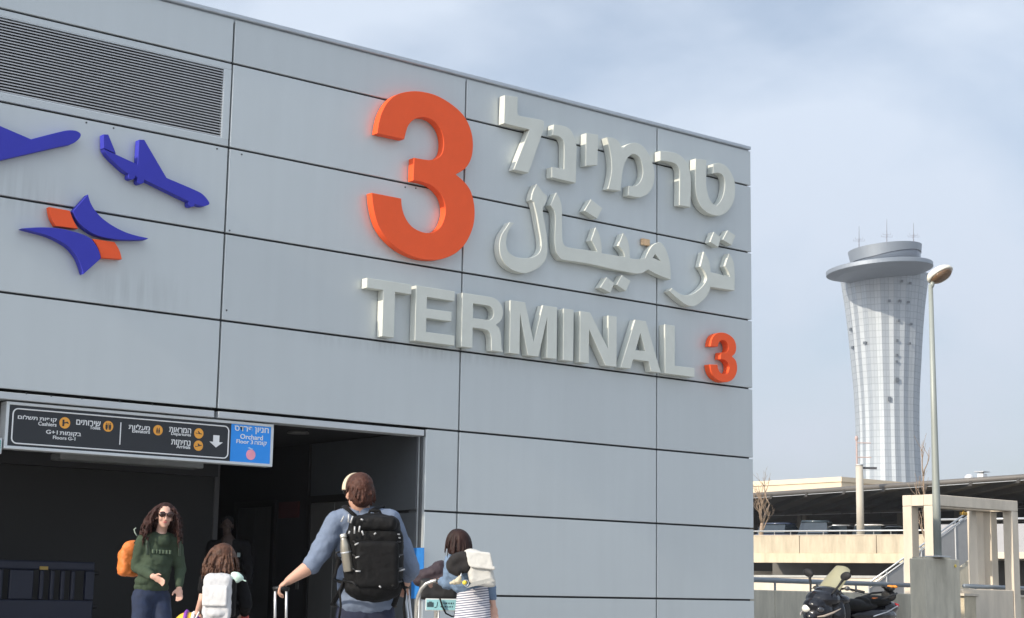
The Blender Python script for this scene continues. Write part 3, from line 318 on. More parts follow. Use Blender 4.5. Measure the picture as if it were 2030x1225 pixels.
# ------------------------------------------------------------------ terminal building
ROWS = [8.13, 7.5511, 6.4511, 5.3511, 4.2511, 3.1511, 2.0511, .9511, 0.01]
XJ = [-31.85, -28.13, -24.41, -20.69, -16.972, -13.253, -9.5348, -5.8165, -2.0943, 0.0]
XO = -6.362      # right jamb of the opening
XOL = -20.69     # left jamb
bld = thing('terminal_building', 'grey metal clad terminal hall with a wide dark entrance at ground level', 'building', (-16, 6, 0))
G = .0135
pm = MB()
for i in range(len(XJ)-1):
    for j in range(len(ROWS)-1):
        x0, x1, z0, z1 = XJ[i]+G, XJ[i+1]-(G if i < len(XJ)-2 else 0), ROWS[j+1]+G, ROWS[j]-(G if j else 0)
        if j >= 5 and x0 < XO and x1 > XOL:
            if x1 <= XO: continue
            x0 = XO
        if j == 1 and i in (4, 5):      # louvred bays: frame of panel round the grille
            a0, a1, b0, b1 = x0+.1, x1-.095, 6.555, 7.462
            pm.bbox((x0, 0, z0), (x1, .045, b0), .004); pm.bbox((x0, 0, b1), (x1, .045, z1), .004)
            pm.box((x0, .001, b0), (a0, .045, b1)); pm.box((a1, .001, b0), (x1, .045, b1))
            continue
        pm.bbox((x0, 0, z0), (x1, .045, z1), .005)
pm.build('cladding', M_panel, bld)
cm = MB()     # solid walls behind the cladding, open at the entrance
cm.box((-31.85, .06, 3.3), (-.03, 22, 8.1)); cm.box((XO+.06, .06, 0), (-.03, 22, 3.298)); cm.box((-31.85, .06, 0), (XOL-.05, 22, 3.298)); cm.box((XOL-.04, 21.6, 0), (XO+.05, 21.99, 3.297))
cm.build('core_wall', M_dark, bld)
sw = MB()     # end wall round the corner
for j in range(len(ROWS)-1):
    for k in range(6): sw.bbox((-.028, .05+k*3.66+G, ROWS[j+1]+G), (.0, .05+(k+1)*3.66-G, ROWS[j]-(G if j else 0)), .004)
sw.build('end_cladding', M_panel, bld)
rc = MB(); rc.bbox((-31.85, -.035, 8.148), (-.02, .5, 8.205), .012, 2); rc.box((-31.85, .02, 8.1), (-.03, 22, 8.147)); rc.bbox((-.4, .3, 8.148), (.03, 22, 8.2), .012)
rc.build('roof_coping', M_coping, bld)
for i in (4, 5):
    a0, a1 = XJ[i]+G+.1, XJ[i+1]-G-.095
    lf = MB()
    for (p, q) in (((a0, .004, 6.555), (a0+.012, .1, 7.462)), ((a1-.012, .004, 6.555), (a1, .1, 7.462)), ((a0+.013, .004, 6.555), (a1-.013, .1, 6.565)), ((a0+.013, .004, 7.452), (a1-.013, .1, 7.462))): lf.box(p, q)
    lo = lf.build('louvre', M_trim, bld)
    sl = MB(); n = 25; st = (7.45-6.567)/n
    for k in range(n):
        z = 6.567+k*st
        sl.hexa([(a0+.014, .012, z+.004), (a1-.014, .012, z+.004), (a1-.014, .075, z+.026), (a0+.014, .075, z+.026),
                 (a0+.014, .012, z+.0175), (a1-.014, .012, z+.0175), (a1-.014, .075, z+.036), (a0+.014, .075, z+.036)])
    sl.build('slats', mat('slat_metal', (.50, .51, .52), .45, .2, .05), lo)
    bk = MB(); bk.box((a0, .101, 6.5), (a1, .11, 7.5)); bk.build('duct_back', M_dark, lo)
ls = MB()     # pale strip closing the head of the opening
for x0, x1 in ((XOL, -16.972-.03), (-16.972+.02, -13.253-.03), (-13.253+.02, -9.5348-.035), (-9.5348+.02, -6.40)): ls.bbox((x0, -.006, 3.045), (x1, .24, 3.125), .006)
ls.build('lintel_strip', M_strip, bld)
jm = MB(); jm.box((XO-.010, .005, 0.01), (XO-.002, .05, 3.04)); jm.box((XO-.052, .085, .01), (XO-.042, .105, 3.04)); jm.build('jamb_trim', M_trim, bld)
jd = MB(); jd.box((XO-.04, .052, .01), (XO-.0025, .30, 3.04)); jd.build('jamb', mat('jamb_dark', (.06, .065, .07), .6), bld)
rv = MB()
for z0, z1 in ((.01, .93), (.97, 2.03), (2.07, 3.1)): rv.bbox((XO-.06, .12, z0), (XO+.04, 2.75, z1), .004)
rv.build('reveal_cladding', mat('reveal_shade', (.09, .10, .11), .45, .2, .04), bld)  # same cladding as the facade, colour darkened to give the entrance shade
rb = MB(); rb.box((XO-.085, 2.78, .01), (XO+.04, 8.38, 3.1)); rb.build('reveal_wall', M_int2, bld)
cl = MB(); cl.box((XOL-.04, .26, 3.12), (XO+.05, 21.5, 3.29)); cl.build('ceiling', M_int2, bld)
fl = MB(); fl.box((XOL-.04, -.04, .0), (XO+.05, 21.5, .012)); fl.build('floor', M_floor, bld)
# inner partition with a sliding door header, lift lobby behind
YP = 2.6
px1 = onY(424, 1050, YP).x; zt = onY(200, 932, YP).z
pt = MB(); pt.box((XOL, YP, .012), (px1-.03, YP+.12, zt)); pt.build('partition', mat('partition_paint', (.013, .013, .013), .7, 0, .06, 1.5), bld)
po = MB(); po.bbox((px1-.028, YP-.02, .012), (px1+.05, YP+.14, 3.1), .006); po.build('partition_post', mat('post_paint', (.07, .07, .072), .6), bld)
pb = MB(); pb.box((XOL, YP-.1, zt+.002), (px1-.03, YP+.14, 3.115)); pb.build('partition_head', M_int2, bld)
a, b = onY(120, 905, 1.6), onY(405, 905, 1.6)
h0 = onY(405, 929, 1.6).z; h1 = onY(120, 897, 1.6).z
dh = MB(); dh.bbox((a.x, 1.6, h0), (b.x, 1.9, h1), .012); dh.box((a.x+.3, 1.7, h1), (a.x+.36, 1.8, 3.12)); dh.box((b.x-.36, 1.7, h1), (b.x-.3, 1.8, 3.12))
tag(dh.build('air_curtain', mat('header_grey', (.24, .25, .25), .5, .2)), 'long grey box hung from the ceiling just under the black directory sign', 'air curtain')
YB = 8.4
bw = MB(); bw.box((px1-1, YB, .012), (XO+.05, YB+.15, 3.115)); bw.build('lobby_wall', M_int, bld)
XR = XO-.087
for (xa, xb, yt) in ((472, 540, 1007), (617, 712, 995)):       # lifts in the side wall of the lobby
    q0, q1 = onX(xa, 1100, XR), onX(xb, 1100, XR); t = onX((xa+xb)/2, yt, XR); ya, yb = q1.y, q0.y; w = (yb-ya)/2
    d = MB(); d.bbox((XR-.03, ya, .014), (XR-.001, ya+w-.004, t.z), .004); d.bbox((XR-.03, ya+w+.004, .014), (XR-.001, yb, t.z), .004)
    lo = d.build('lift_door', M_steel, bld)
    f = MB(); f.box((XR-.05, ya-.1, .014), (XR-.001, ya-.002, t.z+.1)); f.box((XR-.05, yb+.002, .014), (XR-.001, yb+.1, t.z+.1)); f.box((XR-.05, ya-.002, t.z+.002), (XR-.001, yb+.002, t.z+.1))
    f.build('frame', mat('lift_frame', (.03, .03, .03), .4, .5), lo)
    s = MB(); s.bbox((XR-.02, yb+.3, 1.0), (XR-.001, yb+.38, 1.3), .004); s.build('call_panel', M_steel, bld)
q0, q1 = onX(556, 996, XR), onX(594, 1026, XR)
rn = MB(); rn.bbox((XR-.03, q1.y, q1.z), (XR-.002, q0.y, q0.z), .004)
tag(rn.build('notice_board', mat('notice_red', (.06, .008, .008), .8)), 'dim dark red notice on the black wall between the two lift doors', 'notice')
# small fixings on the panels
for px, py in ((171,243),(225,254),(430,295),(479,306),(455,457),(449,615),(803,371),(824,373),(52,780),(101,785),(162,790),(237,796),(302,802)):
    p = onY(px, py); MB().cyl((p.x, -.006, p.z), (p.x, .001, p.z), .011, .011, 8).build('fixing', mat('fixing', (.08, .085, .09), .5, .5), bld)

# ceiling downlight in the entrance (unlit)
p = onY(606, 869, 1.2); d = thing('ceiling_downlight', 'round recessed downlight in the dark entrance ceiling right of the sign', 'ceiling light', (p.x, 1.4, 3.12))
MB().lathe((p.x, 1.4, 3.12), [(.13, 0), (.15, -.02), (.15, -.035), (.12, -.03), (.11, -.005)], 24).build('rim', mat('rim_dark', (.12, .12, .12), .5), d, True)
MB().cyl((p.x, 1.4, 3.085), (p.x, 1.4, 3.11), .11, .11, 20).build('diffuser', mat('diffuser', (.14, .14, .135), .5), d)

# ------------------------------------------------------------------ raised signs
def sgn(name, label, cat, outline, m, y0, y1, holes=(), group=None):
    o = link(name, plate(outline, holes, y0, y1), m); tag(o, label, cat, group); return o
def cx(pl): return sum(p[0] for p in pl)/len(pl)
def word(name, label, parts, cat='sign lettering'):
    xs = [p[0] for k in parts for p in k[1]]; zs = [p[1] for k in parts for p in k[1]]
    t = thing(name, label, cat, ((min(xs)+max(xs))/2, -.08, min(zs)))
    for k in parts:
        link(k[0], plate(k[1], k[2] if len(k) > 2 else [], -.14, -.014), M_letter, t, label=(k[3] if len(k) > 3 else None))
    return t
B0, B1, C1, C0 = 4.291, 4.42, 4.906, 5.037
def arc(cxx, cz, rx, rz, a0, a1, n=10): return [(cxx+rx*cos(radians(a0+(a1-a0)*i/n)), cz+rz*sin(radians(a0+(a1-a0)*i/n))) for i in range(n+1)]
Tt = [(-7.485,C0),(-6.770,C0),(-6.770,C1),(-7.032,C1),(-7.032,B0),(-7.222,B0),(-7.222,C1),(-7.485,C1)]
Et = [(-6.691,C0),(-6.043,C0),(-6.043,C1-.003),(-6.510,C1-.003),(-6.510,4.745),(-6.090,4.745),(-6.090,4.617),(-6.510,4.617),(-6.510,4.426),(-6.030,4.426),(-6.030,B0),(-6.691,B0)]
Rt = [(-5.912,C0),(-5.50,C0)] + arc(-5.42, 4.84, .228, .197, 84, -62, 12) + [(-5.315,4.655)] + [(-5.262,4.622),(-5.235,4.572),(-5.220,4.50),(-5.215,4.40),(-5.205,4.335),(-5.176,B0),(-5.385,B0),(-5.392,4.35),(-5.395,4.45),(-5.412,4.52),(-5.455,4.562),(-5.53,4.576),(-5.722,4.576),(-5.722,B0),(-5.912,B0)]
Rh = [(-5.722,4.912),(-5.50,4.912)] + arc(-5.465, 4.81, .105, .102, 80, -80, 10) + [(-5.722,4.706)]
Mt = [(-5.068,C0),(-4.800,C0),(-4.632,4.49),(-4.472,C0),(-4.204,C0),(-4.204,B0),(-4.388,B0),(-4.388,4.872),(-4.540,B0),(-4.738,B0),(-4.888,4.870),(-4.888,B0),(-5.068,B0)]
It = [(-4.084,C0),(-3.891,C0),(-3.891,B0),(-4.084,B0)]
Nt = [(-3.768,C0),(-3.573,C0),(-3.216,4.540),(-3.216,C0),(-3.048,C0),(-3.048,B0),(-3.264,B0),(-3.590,4.785),(-3.590,B0),(-3.768,B0)]
At = [(-2.676,C0),(-2.458,C0),(-2.145,B0),(-2.348,B0),(-2.400,4.437),(-2.714,4.437),(-2.768,B0),(-2.968,B0)]
Ah = [(-2.567,4.848),(-2.470,4.582),(-2.666,4.582)]
Lt = [(-2.062,C0),(-1.854,C0),(-1.854,4.428),(-1.436,4.428),(-1.436,B0),(-2.062,B0)]
word('latin_lettering', 'pale grey raised Latin letters spelling TERMINAL under the large orange three', [('letter_'+k, pl, h) for k, pl, h in
     (('t',Tt,[]),('e',Et,[]),('r',Rt,[Rh]),('m',Mt,[]),('i',It,[]),('n',Nt,[]),('a',At,[Ah]),('l',Lt,[]))])
word('hebrew_lettering', 'pale grey raised Hebrew letters in the top row right of the orange three', [('letter_'+k, OUT[k]) for k in ('lamed','nun','yod','mem','resh','tet')])
ar = word('arabic_lettering', 'pale grey raised Arabic letters in the middle row with diamond shaped dots',
     [('letter_lam', OUT['lam']), ('letter_group', OUT['alef'], [OUT['alef_h']]), ('letter_group', OUT['ta_ra']),
      ('dot', OUT['noon_dot']), ('dot', OUT['ya_dot']), ('dot', OUT['ya_dot2']), ('dot', OUT['ta_dot']), ('dot', OUT['ta_dot2'])])
a, b = onY(1273, 472, -.05), onY(1288, 488, -.05)
bm_ = MB(); bm_.bbox((a.x, -.06, b.z), (b.x, -.008, a.z), .01, 2); bm_.build('dot_mount', mat('bare_foam', (.62, .42, .25), .8, 0, .15, 20), ar, label='bare tan mount where a dot has fallen off')
sgn('numeral_sign', 'very tall orange raised numeral three beside the three rows of lettering', 'sign numeral', OUT['big3'], M_orange, -.14, -.014)
sgn('numeral_sign', 'small orange raised numeral three at the end of the word TERMINAL', 'sign numeral', OUT['small3'], M_orange, -.14, -.014)
# departing aircraft: the part beyond the frame is carried on plausibly
p1 = OUT['plane1']; i0 = min(range(len(p1)), key=lambda i: (p1[i][0]-p1[0][0])**2+(p1[i][1]-p1[0][1])**2)
pl1 = list(p1) + [(-13.30, 5.52), (-13.62, 5.50), (-13.86, 5.64), (-13.70, 5.71), (-13.28, 5.83), (-13.02, 6.52), (-12.90, 6.50)]
sgn('aircraft_emblem', 'blue cut-out of a climbing aircraft whose nose points up at the far left', 'aircraft sign', pl1, M_blue, -.12, -.014)
pt2 = thing('aircraft_emblem', 'blue cut-out of a descending aircraft with wheels down beside the louvre', 'aircraft sign', (cx(OUT['plane2']), -.06, 5.6))
link('fuselage', plate(OUT['plane2'], [], -.12, -.014), M_blue, pt2); link('tail_fin', plate(OUT['plane2fin'], [], -.12, -.014), M_blue, pt2)
em = thing('airport_emblem', 'blue and orange emblem of four curved blades below the descending aircraft', 'emblem', (-11.4, -.06, 4.56))
link('blade', plate(OUT['em_top'], [], -.12, -.014), M_blue, em); link('blade', plate(OUT['em_bot'], [], -.12, -.014), M_blue, em)
link('lozenge', plate(OUT['em_or1'], [], -.10, -.014), M_orange, em); link('lozenge', plate(OUT['em_or2'], [], -.10, -.014), M_orange, em)

# ------------------------------------------------------------------ directory sign under the lintel
YS = .05
M_sblack = mat('sign_black', (.018, .021, .026), .4, 0, .05); M_swhite = mat('sign_white', (.75, .76, .76), .5, 0, .02); M_sframe = mat('sign_frame', (.62, .65, .66), .4, .3, .04)
M_sblue = mat('sign_blue', (.02, .27, .80), .4, 0, .03); M_samber = mat('sign_amber', (.80, .36, .05), .45, 0, .04); M_spink = mat('sign_pink', (.85, .33, .42), .5)
SX0, SX1, SZ0, SZ1 = -12.18, -8.70, 2.495, 3.028
ds = thing('directory_sign', 'black hanging directory sign with amber pictograms and a blue end panel above the entrance', 'sign', ((SX0+SX1)/2, YS+.07, SZ0))
b = MB(); w = .035
b.bbox((SX0, YS-.012, SZ0), (SX1, YS+.16, SZ0+w), .005); b.bbox((SX0, YS-.012, SZ1-w), (SX1, YS+.16, SZ1), .005)
b.box((SX0, YS-.010, SZ0+w), (SX0+w, YS+.158, SZ1-w)); b.box((SX1-w, YS-.010, SZ0+w), (SX1, YS+.158, SZ1-w)); b.build('frame', M_sframe, ds)
def sp(cxp, cyp, y=YS): return onY(cxp/3.625, 780+cyp/3.625, y)
XB = sp(1657, 350).x
b = MB(); b.box((SX0+w, YS, SZ0+w), (XB, YS+.14, SZ1-w)); b.build('black_panel', M_sblack, ds)
b = MB(); b.box((XB+.001, YS-.002, SZ0+w), (SX1-w, YS+.14, SZ1-w)); b.build('blue_panel', M_sblue, ds)
# rounded white outline
ca, cb, cc = sp(95, 110), sp(1640, 235), sp(1635, 462)
xa, xb, za, zb = sp(88, 240).x, sp(1640, 350).x, (sp(870, 172).z), (sp(870, 412).z)
rr = .06; path = []
for (qx, qz, a0) in ((xb-rr, za-rr, 90), (xb-rr, zb+rr, 0), (xa+rr, zb+rr, -90), (xa+rr, za-rr, 180)):
    for i in range(7): path.append((qx+rr*cos(radians(a0-i*15)), qz+rr*sin(radians(a0-i*15))))
MB().tube([(x, YS-.001, z) for x, z in path], .0085, 6, True).build('outline', M_swhite, ds)
REV = lambda s: s[::-1]
TXT = [(REV('קופות תשלום'), 128, 172, 408, 192, 34, 1), ('Cashiers', 275, 214, 406, 226, 27, 0), ('G+1 '+REV('בקומות'), 330, 281, 582, 296, 34, 1), ('Floors G-1', 380, 317, 541, 324, 24, 0),
       (REV('שירותים'), 548, 207, 722, 217, 32, 1), ('Toilet', 645, 243, 721, 249, 25, 0), (REV('מעליות'), 925, 238, 1077, 246, 32, 1), ('Elevators', 950, 268, 1077, 276, 25, 0),
       (REV('המראות'), 1215, 259, 1373, 268, 32, 1), ('Departures', 1230, 292, 1371, 300, 27, 0), (REV('נחיתות'), 1230, 348, 1368, 357, 32, 1), ('Arrivals', 1268, 380, 1367, 387, 24, 0)]
TXB = [(REV('חניון פרדס'), 1685, 258, 1930, 272, 44, 1), ('Orchard', 1725, 308, 1888, 319, 34, 0), ('Floor 3 '+REV('קומה'), 1698, 349, 1916, 361, 36, 0)]
for lst, yy in ((TXT, YS), (TXB, YS-.002)):
    for s, x0, y0, x1, y1, h, bold in lst:
        p, q = sp(x0, y0), sp(x1, y1); hh = (sp(x0, y0-h/2).z-sp(x0, y0+h/2).z)*(1.15 if bold else 1.05)
        for m_ in text_words(s, p.x, q.x, (p.z+q.z)/2, hh, yy, .003, .015 if bold else .014): link('lettering', m_, M_swhite, ds)
for x, y, r in ((465, 211, 41), (777, 236, 39), (1135, 264, 37), (1428, 287, 37), (1425, 375, 37)):
    p = sp(x, y); R_ = (sp(x, y-r).z-sp(x, y+r).z)/2
    ic = MB().cyl((p.x, YS-.004, p.z), (p.x, YS, p.z), R_, R_, 32).build('pictogram', M_samber, ds)
    g = MB(); f = lambda u, v, d: Vector((p.x+u*R_, YS-.004-d, p.z+v*R_))
    if x == 465:
        g.prism([(-.45,-.6),(-.1,-.6),(-.1,.55),(-.45,.55)], f, 0, .002); g.prism([(-.08,.1),(.55,.25),(.75,-.15),(.5,-.1),(.3,0),(-.08,-.15)], f, 0, .002)
    elif x == 777:
        for s in (-.35, .35): g.prism([(s-.2,.3),(s+.2,.3),(s+.22,-.2),(s+.1,-.65),(s-.1,-.65),(s-.22,-.2)], f, 0, .002); g.prism([(s-.1,.38),(s+.1,.38),(s+.1,.58),(s-.1,.58)], f, 0, .002)
        g.prism([(-.03,.6),(.03,.6),(.03,-.65),(-.03,-.65)], f, 0, .002)
    elif x == 1135:
        g.prism([(-.4,-.6),(.4,-.6),(.4,-.48),(-.4,-.48)], f, 0, .002)
        for s in (-.22, .22): g.prism([(s-.15,-.42),(s+.15,-.42),(s+.15,.15),(s-.15,.15)], f, 0, .002); g.prism([(s-.12,.2),(s+.12,.2),(s,.55)], f, 0, .002)
    else:
        k = .35 if y > 300 else -.12
        g.prism([(-.7,-.1-k*.6),(.65,-.1+k*.4),(.7,.05+k*.4),(.3,.05+k*.3),(-.1,.45),(-.22,.42),(-.05,.0),(-.5,-.03-k*.4),(-.65,.12-k*.4)], f, 0, .002)
    g.build('symbol', M_sblack, ic)
p, q = sp(869, 208), sp(864, 368); b = MB(); b.box((p.x-.006, YS-.003, q.z), (p.x+.006, YS, p.z)); b.build('divider', M_swhite, ds)
p = sp(1553, 344); k = (sp(1553, 300).z-sp(1553, 388).z)/2
MB().prism([(-.24,1),(.24,1),(.24,-.1),(.52,-.1),(0,-1),(-.52,-.1),(-.24,-.1)], lambda u, v, d: Vector((p.x+u*k*2.35, YS-d, p.z+v*k)), 0, .003).build('arrow', M_swhite, ds)
p = sp(1801, 440); R_ = (sp(1800, 402).z-sp(1800, 478).z)/2
MB().cyl((p.x, YS-.006, p.z), (p.x, YS-.002, p.z), R_, R_, 28).build('fruit', M_spink, ds)
MB().prism([(-.75,1.25),(-.2,1.1),(.15,.95),(.5,1.12),(.1,1.2),(-.1,1.25),(-.35,1.38)], lambda u, v, d: Vector((p.x+u*R_, YS-.003-d, p.z+v*R_)), 0, .003).build('leaf', mat('sign_leaf', (.45, .66, .85), .5), ds)
# edge of the next sign, cut by the frame
a, b_ = onY(-2, 872, .05), onY(3.5, 893, .05)
s2 = thing('wall_sign', 'pale green edge of a sign cut off at the far left below the directory sign', 'sign', (a.x-.2, .06, 2.35))
b = MB(); b.bbox((a.x-.5, .05, b_.z-.04), (b_.x, .11, a.z+.02), .006); b.build('frame', M_sframe, s2); b = MB(); b.box((a.x-.48, .044, b_.z-.02), (b_.x-.02, .0495, a.z)); b.build('panel', mat('sign_green', (.08, .35, .30), .5), s2)
# blue poster on the reveal
a, b_ = onX(814, 1086, XO-.095), onX(836, 1130, XO-.095)
b = MB(); b.box((XO-.068, min(a.y, b_.y), .9), (XO-.0605, max(a.y, b_.y), a.z)); tag(b.build('wall_poster', mat('poster_blue', (.02, .17, .5), .6)), 'plain blue poster on the side wall of the entrance behind the man', 'poster')
# ------------------------------------------------------------------ car park side, right of the terminal
M_conc = mat('concrete', (.48, .41, .30), .85, 0, .20, 1.3, .2, 18, stretch=(2.2, 2.2, .45))
M_concl = mat('concrete_pale', (.63, .55, .44), .8, 0, .10, 1.8, .12, 20, stretch=(2, 2, .6))
M_concg = mat('concrete_grey', (.52, .475, .375), .88, 0, .22, 1.7, .25, 14, stretch=(2, 2, .5))
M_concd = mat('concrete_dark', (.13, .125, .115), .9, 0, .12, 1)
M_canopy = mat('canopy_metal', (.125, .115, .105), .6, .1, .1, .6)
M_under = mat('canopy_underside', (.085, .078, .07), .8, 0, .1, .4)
M_post = mat('dull_post', (.25, .25, .24), .6, .2, .1)
M_rail = mat('rail_paint', (.22, .25, .28), .45, .2, .06)
M_galv = mat('galvanised', (.55, .56, .56), .4, .5, .06)
def span(px1, d1, px2, d2): return at_z(px1, d1, 0), at_z(px2, d2, 0)
def slab(mb, p, q, z0, z1, t, back=True, r=0):
    """upright slab from p to q, thickness t on the side away from the camera"""
    e = (q-p).normalized(); n = Vector((-e.y, e.x, 0))
    if n.dot(HF) < 0: n = -n
    c = (p+q)/2 + n*t/2; c.z = (z0+z1)/2
    mb.obox(c, (q-p)/2, n*t/2, Vector((0, 0, (z1-z0)/2)), r); return n
P1, P2 = span(1440, 81.5, 1800, 77.0)          # upper deck edge
P2 = P1 + (P2-P1)*2.1; eP = (P2-P1).normalized(); nP = Vector((-eP.y, eP.x, 0)); nP = nP if nP.dot(HF) > 0 else -nP
dk = thing('parking_deck', 'cream concrete parking deck with a long parapet above a shaded recess', 'parking deck', P1)
b = MB(); LP = (P2-P1)
for k in range(5): slab(b, P1+LP*(k/5)+eP*.012, P1+LP*((k+1)/5)-eP*.012, 3.18, 4.02, .3, r=.015)
b.build('parapet', M_conc, dk)
b = MB(); slab(b, P1-nP*.06, P2-nP*.06, 2.73, 3.178, .36, r=.02); b.build('edge_beam', mat('concrete_beam', (.57, .48, .34), .8, 0, .16, 1.5, .1, 18, stretch=(2.2, 2.2, .4)), dk)
b = MB(); slab(b, P1+nP*.32, P2+nP*.32, 3.2, 3.38, 55); b.build('deck_slab', M_concg, dk)
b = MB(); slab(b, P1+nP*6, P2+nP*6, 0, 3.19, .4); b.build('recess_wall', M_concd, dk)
b = MB(); slab(b, P1-nP*.02, P2-nP*.02, 4.022, 4.05, .34); b.build('capping', M_concl, dk)
rl = thing('deck_railing', 'thin pale metal railing along the top of the cream parapet', 'railing', P1)
def rpt(s, z): p = P1 + (P2-P1)*s + nP*.15; return Vector((p.x, p.y, z))
MB().tube([rpt(0, 4.24), rpt(1, 4.24)], .036, 8).build('handrail', M_galv, rl, True)
for k in range(24):
    MB().cyl(rpt(k/23, 4.051), rpt(k/23, 4.2), .022, .022, 8).build('post', M_post, rl)
# canopy over the upper deck
ZC = 6.67
A0, A1 = at_z(1440, 91.8, 0), at_z(2075, 72.7, 0); A1 = A0+(A1-A0)*1.15
B0_, B1_ = at_z(1440, 109, 0), at_z(1880, 97.3, 0); B1_ = B0_+(B1_-B0_)*1.9
def dirs(p, q): e = (q-p).normalized(); n = Vector((-e.y, e.x, 0)); return e, (n if n.dot(HF) > 0 else -n)
cn = thing('parking_canopy', 'long dark brown shade canopy over the upper parking deck', 'canopy', A0)
eA, nA = dirs(A0, A1)
def quad_slab(p, q, d0, d1, z0, z1):
    f = lambda v, d, z: Vector((v.x, v.y, 0))+HF*d+UP*z
    k = HR*min(1, d1/50); p2, q2 = p-k*8*(d0<20), q+k*34; q1 = q+HR*34*(d0>20)
    t = MB(); t.hexa([f(p,d0,z0), f(q1,d0,z0), f(q2,d1,z0), f(p2,d1,z0), f(p,d0,z1), f(q1,d0,z1), f(q2,d1,z1), f(p2,d1,z1)]); return t
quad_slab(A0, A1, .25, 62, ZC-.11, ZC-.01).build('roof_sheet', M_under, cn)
def beam(name, p, q, z1, rows):
    e, n = dirs(p, q); L = (q-p).length; mb = MB()
    prof = [(.16+.16*cos(radians(a)), -.13+.13*sin(radians(a))) for a in range(20, 341, 20)]
    t = MB(); t.tube([p+UP*(z1-.14)+n*.12, q+UP*(z1-.14)+n*.12], .125, 14); o = t.build(name, M_canopy, cn, True)
    t = MB(); t.obox((p+q)/2+UP*(z1-.285)+n*.1, e*L/2, n*.06, UP*.012); t.build('flange', M_galv, o)
beam('front_beam', A0, A1, ZC+.0, 0); beam('rear_beam', B0_, B1_, ZC-.11, 0)
nB = dirs(B0_, B1_)[1]; beam('rear_beam', B0_+HF*20, B1_+HF*20, ZC-.11, 0)
for k in range(9):      # raking ribs below the sheet
    p = A0 + (A1-A0)*(k+.35)/9; t = MB(); q = p + HF*34 + eA*2
    t.obox((p+q)/2+UP*(ZC-.26), (q-p)/2, eA*.08, UP*.14); t.build('rib', mat('rib_paint', (.05, .046, .042), .7), cn)
for px, d in ((1496, 107), (1600, 105), (1590, 108), (1790, 101), (1905, 97), (1985, 95)):
    p = at_z(px, d, 0); t = MB(); t.box((p.x-.17, p.y-.17, 3.38), (p.x+.17, p.y+.17, ZC-.12)); t.build('column', mat('column_paint', (.17, .155, .13), .7), cn)
# parked cars on the deck
def car(px, d, ang, body, glass, label, g='cars parked under the canopy', van=0):
    o = at_z(px, d, 3.385); t = thing('parked_car', label, 'car', o, g); c, s = cos(ang), sin(ang)
    fx_ = HR*c+HF*s; fy = -HR*s+HF*c
    f = lambda u, v, dd: o+fx_*u+UP*v+fy*dd
    h = .12 if van else 0
    low = [(-2.1,.28),(-2.12,.62),(-1.95,.86),(-1.2,.93),(.85,.93),(1.7,.80),(2.05,.62),(2.1,.3),(1.7,.22),(-1.7,.22)]
    b = MB(); b.prism(low, f, -.84, .84); bmesh.ops.bevel(b.bm, geom=list(b.bm.edges), offset=.07, segments=2, affect='EDGES'); b.build('body', body, t, True)
    cab = [(-1.75,.92),(-1.35,1.40+h),(-.9,1.47+h),(.05,1.47+h),(.85,.925)]
    b = MB(); b.prism(cab, lambda u, v, dd: f(u, v, dd*(1-.22*(v-.92))), -.74, .74); b.build('glasshouse', glass, t)
    rf = [(-1.42,1.405+h),(-.9,1.485+h),(.05,1.485+h),(.2,1.40+h)]
    b = MB(); b.prism(rf, lambda u, v, dd: f(u, v, dd*.9), -.735, .735); b.build('roof', body, t, True)
    for u in (-1.3, 1.3):
        for v in (-.86, .66):
            MB().cyl(f(u,.32,v), f(u,.32,v+.2), .31, .31, 18).build('wheel', mat('tyre', (.02,.02,.02), .8), t)
M_glass = mat('car_glass', (.03, .04, .05), .15, 0, .05, spec=.6)
cars = [(1553, 86, 1.05, mat('car_navy', (.04,.055,.10), .3, .2, .05, coat=.5), 'dark navy car whose roof shows just right of the bare tree', 0),
        (1625, 85.5, 1.22, mat('car_slate', (.06,.09,.11), .3, .2, .05, coat=.5), 'tall dark slate car left of the tall stub pole', 1),
        (1668, 87, 1.15, mat('car_silver', (.6,.62,.64), .3, .5, .05, coat=.5), 'silver car immediately left of the stub pole', 0),
        (1700, 91, 1.25, mat('car_grey', (.40,.41,.43), .3, .4, .05, coat=.5), 'grey car in the second row behind the stub pole', 1),
        (1733, 86, 1.18, mat('car_white', (.85,.85,.85), .3, 0, .03, coat=.5), 'white car right of the stub pole under the canopy', 0),
        (1770, 87.5, 1.12, mat('car_pale', (.55,.60,.65), .3, .4, .05, coat=.5), 'pale blue grey car next to the left leg of the concrete frame', 0)]
for px, d, a, m_, lb, v in cars: car(px, d, a, m_, M_glass, lb, van=v)
# beige block beyond the canopy, plant room with vents
K0, K1 = at_z(1440, 150, 0), at_z(1672, 140, 0); e, n = dirs(K0, K1)
bb = thing('beige_building', 'flat roofed beige block behind the canopy at the left', 'building', K0)
b = MB(); slab(b, K0, K1, 0, 10.9, 14); b.build('wall', mat('beige_render', (.66, .55, .40), .85, 0, .05, .5), bb)
b = MB(); slab(b, K0-n*.1-e*.1, K1-n*.1+e*.1, 10.902, 11.31, 14.2); b.build('parapet', mat('beige_parapet', (.70, .58, .42), .85, 0, .05, .5), bb)
Q0, Q1 = at_z(1860, 150, 0), at_z(2120, 132, 0)
pr = thing('plant_building', 'low service building hidden behind the canopy that carries the roof vents', 'building', Q0)
b = MB(); slab(b, Q0, Q1, 0, 11.1, 12); b.build('wall', M_concg, pr)
b = MB(); slab(b, Q0-nA*.1, Q1-nA*.1, 11.102, 11.2, 12.2); b.build('roof', M_concd, pr)
p = at_z(1929, 147, 11.2); v = thing('turbine_vent', 'round silver dome vent on the roof behind the canopy', 'vent', p)
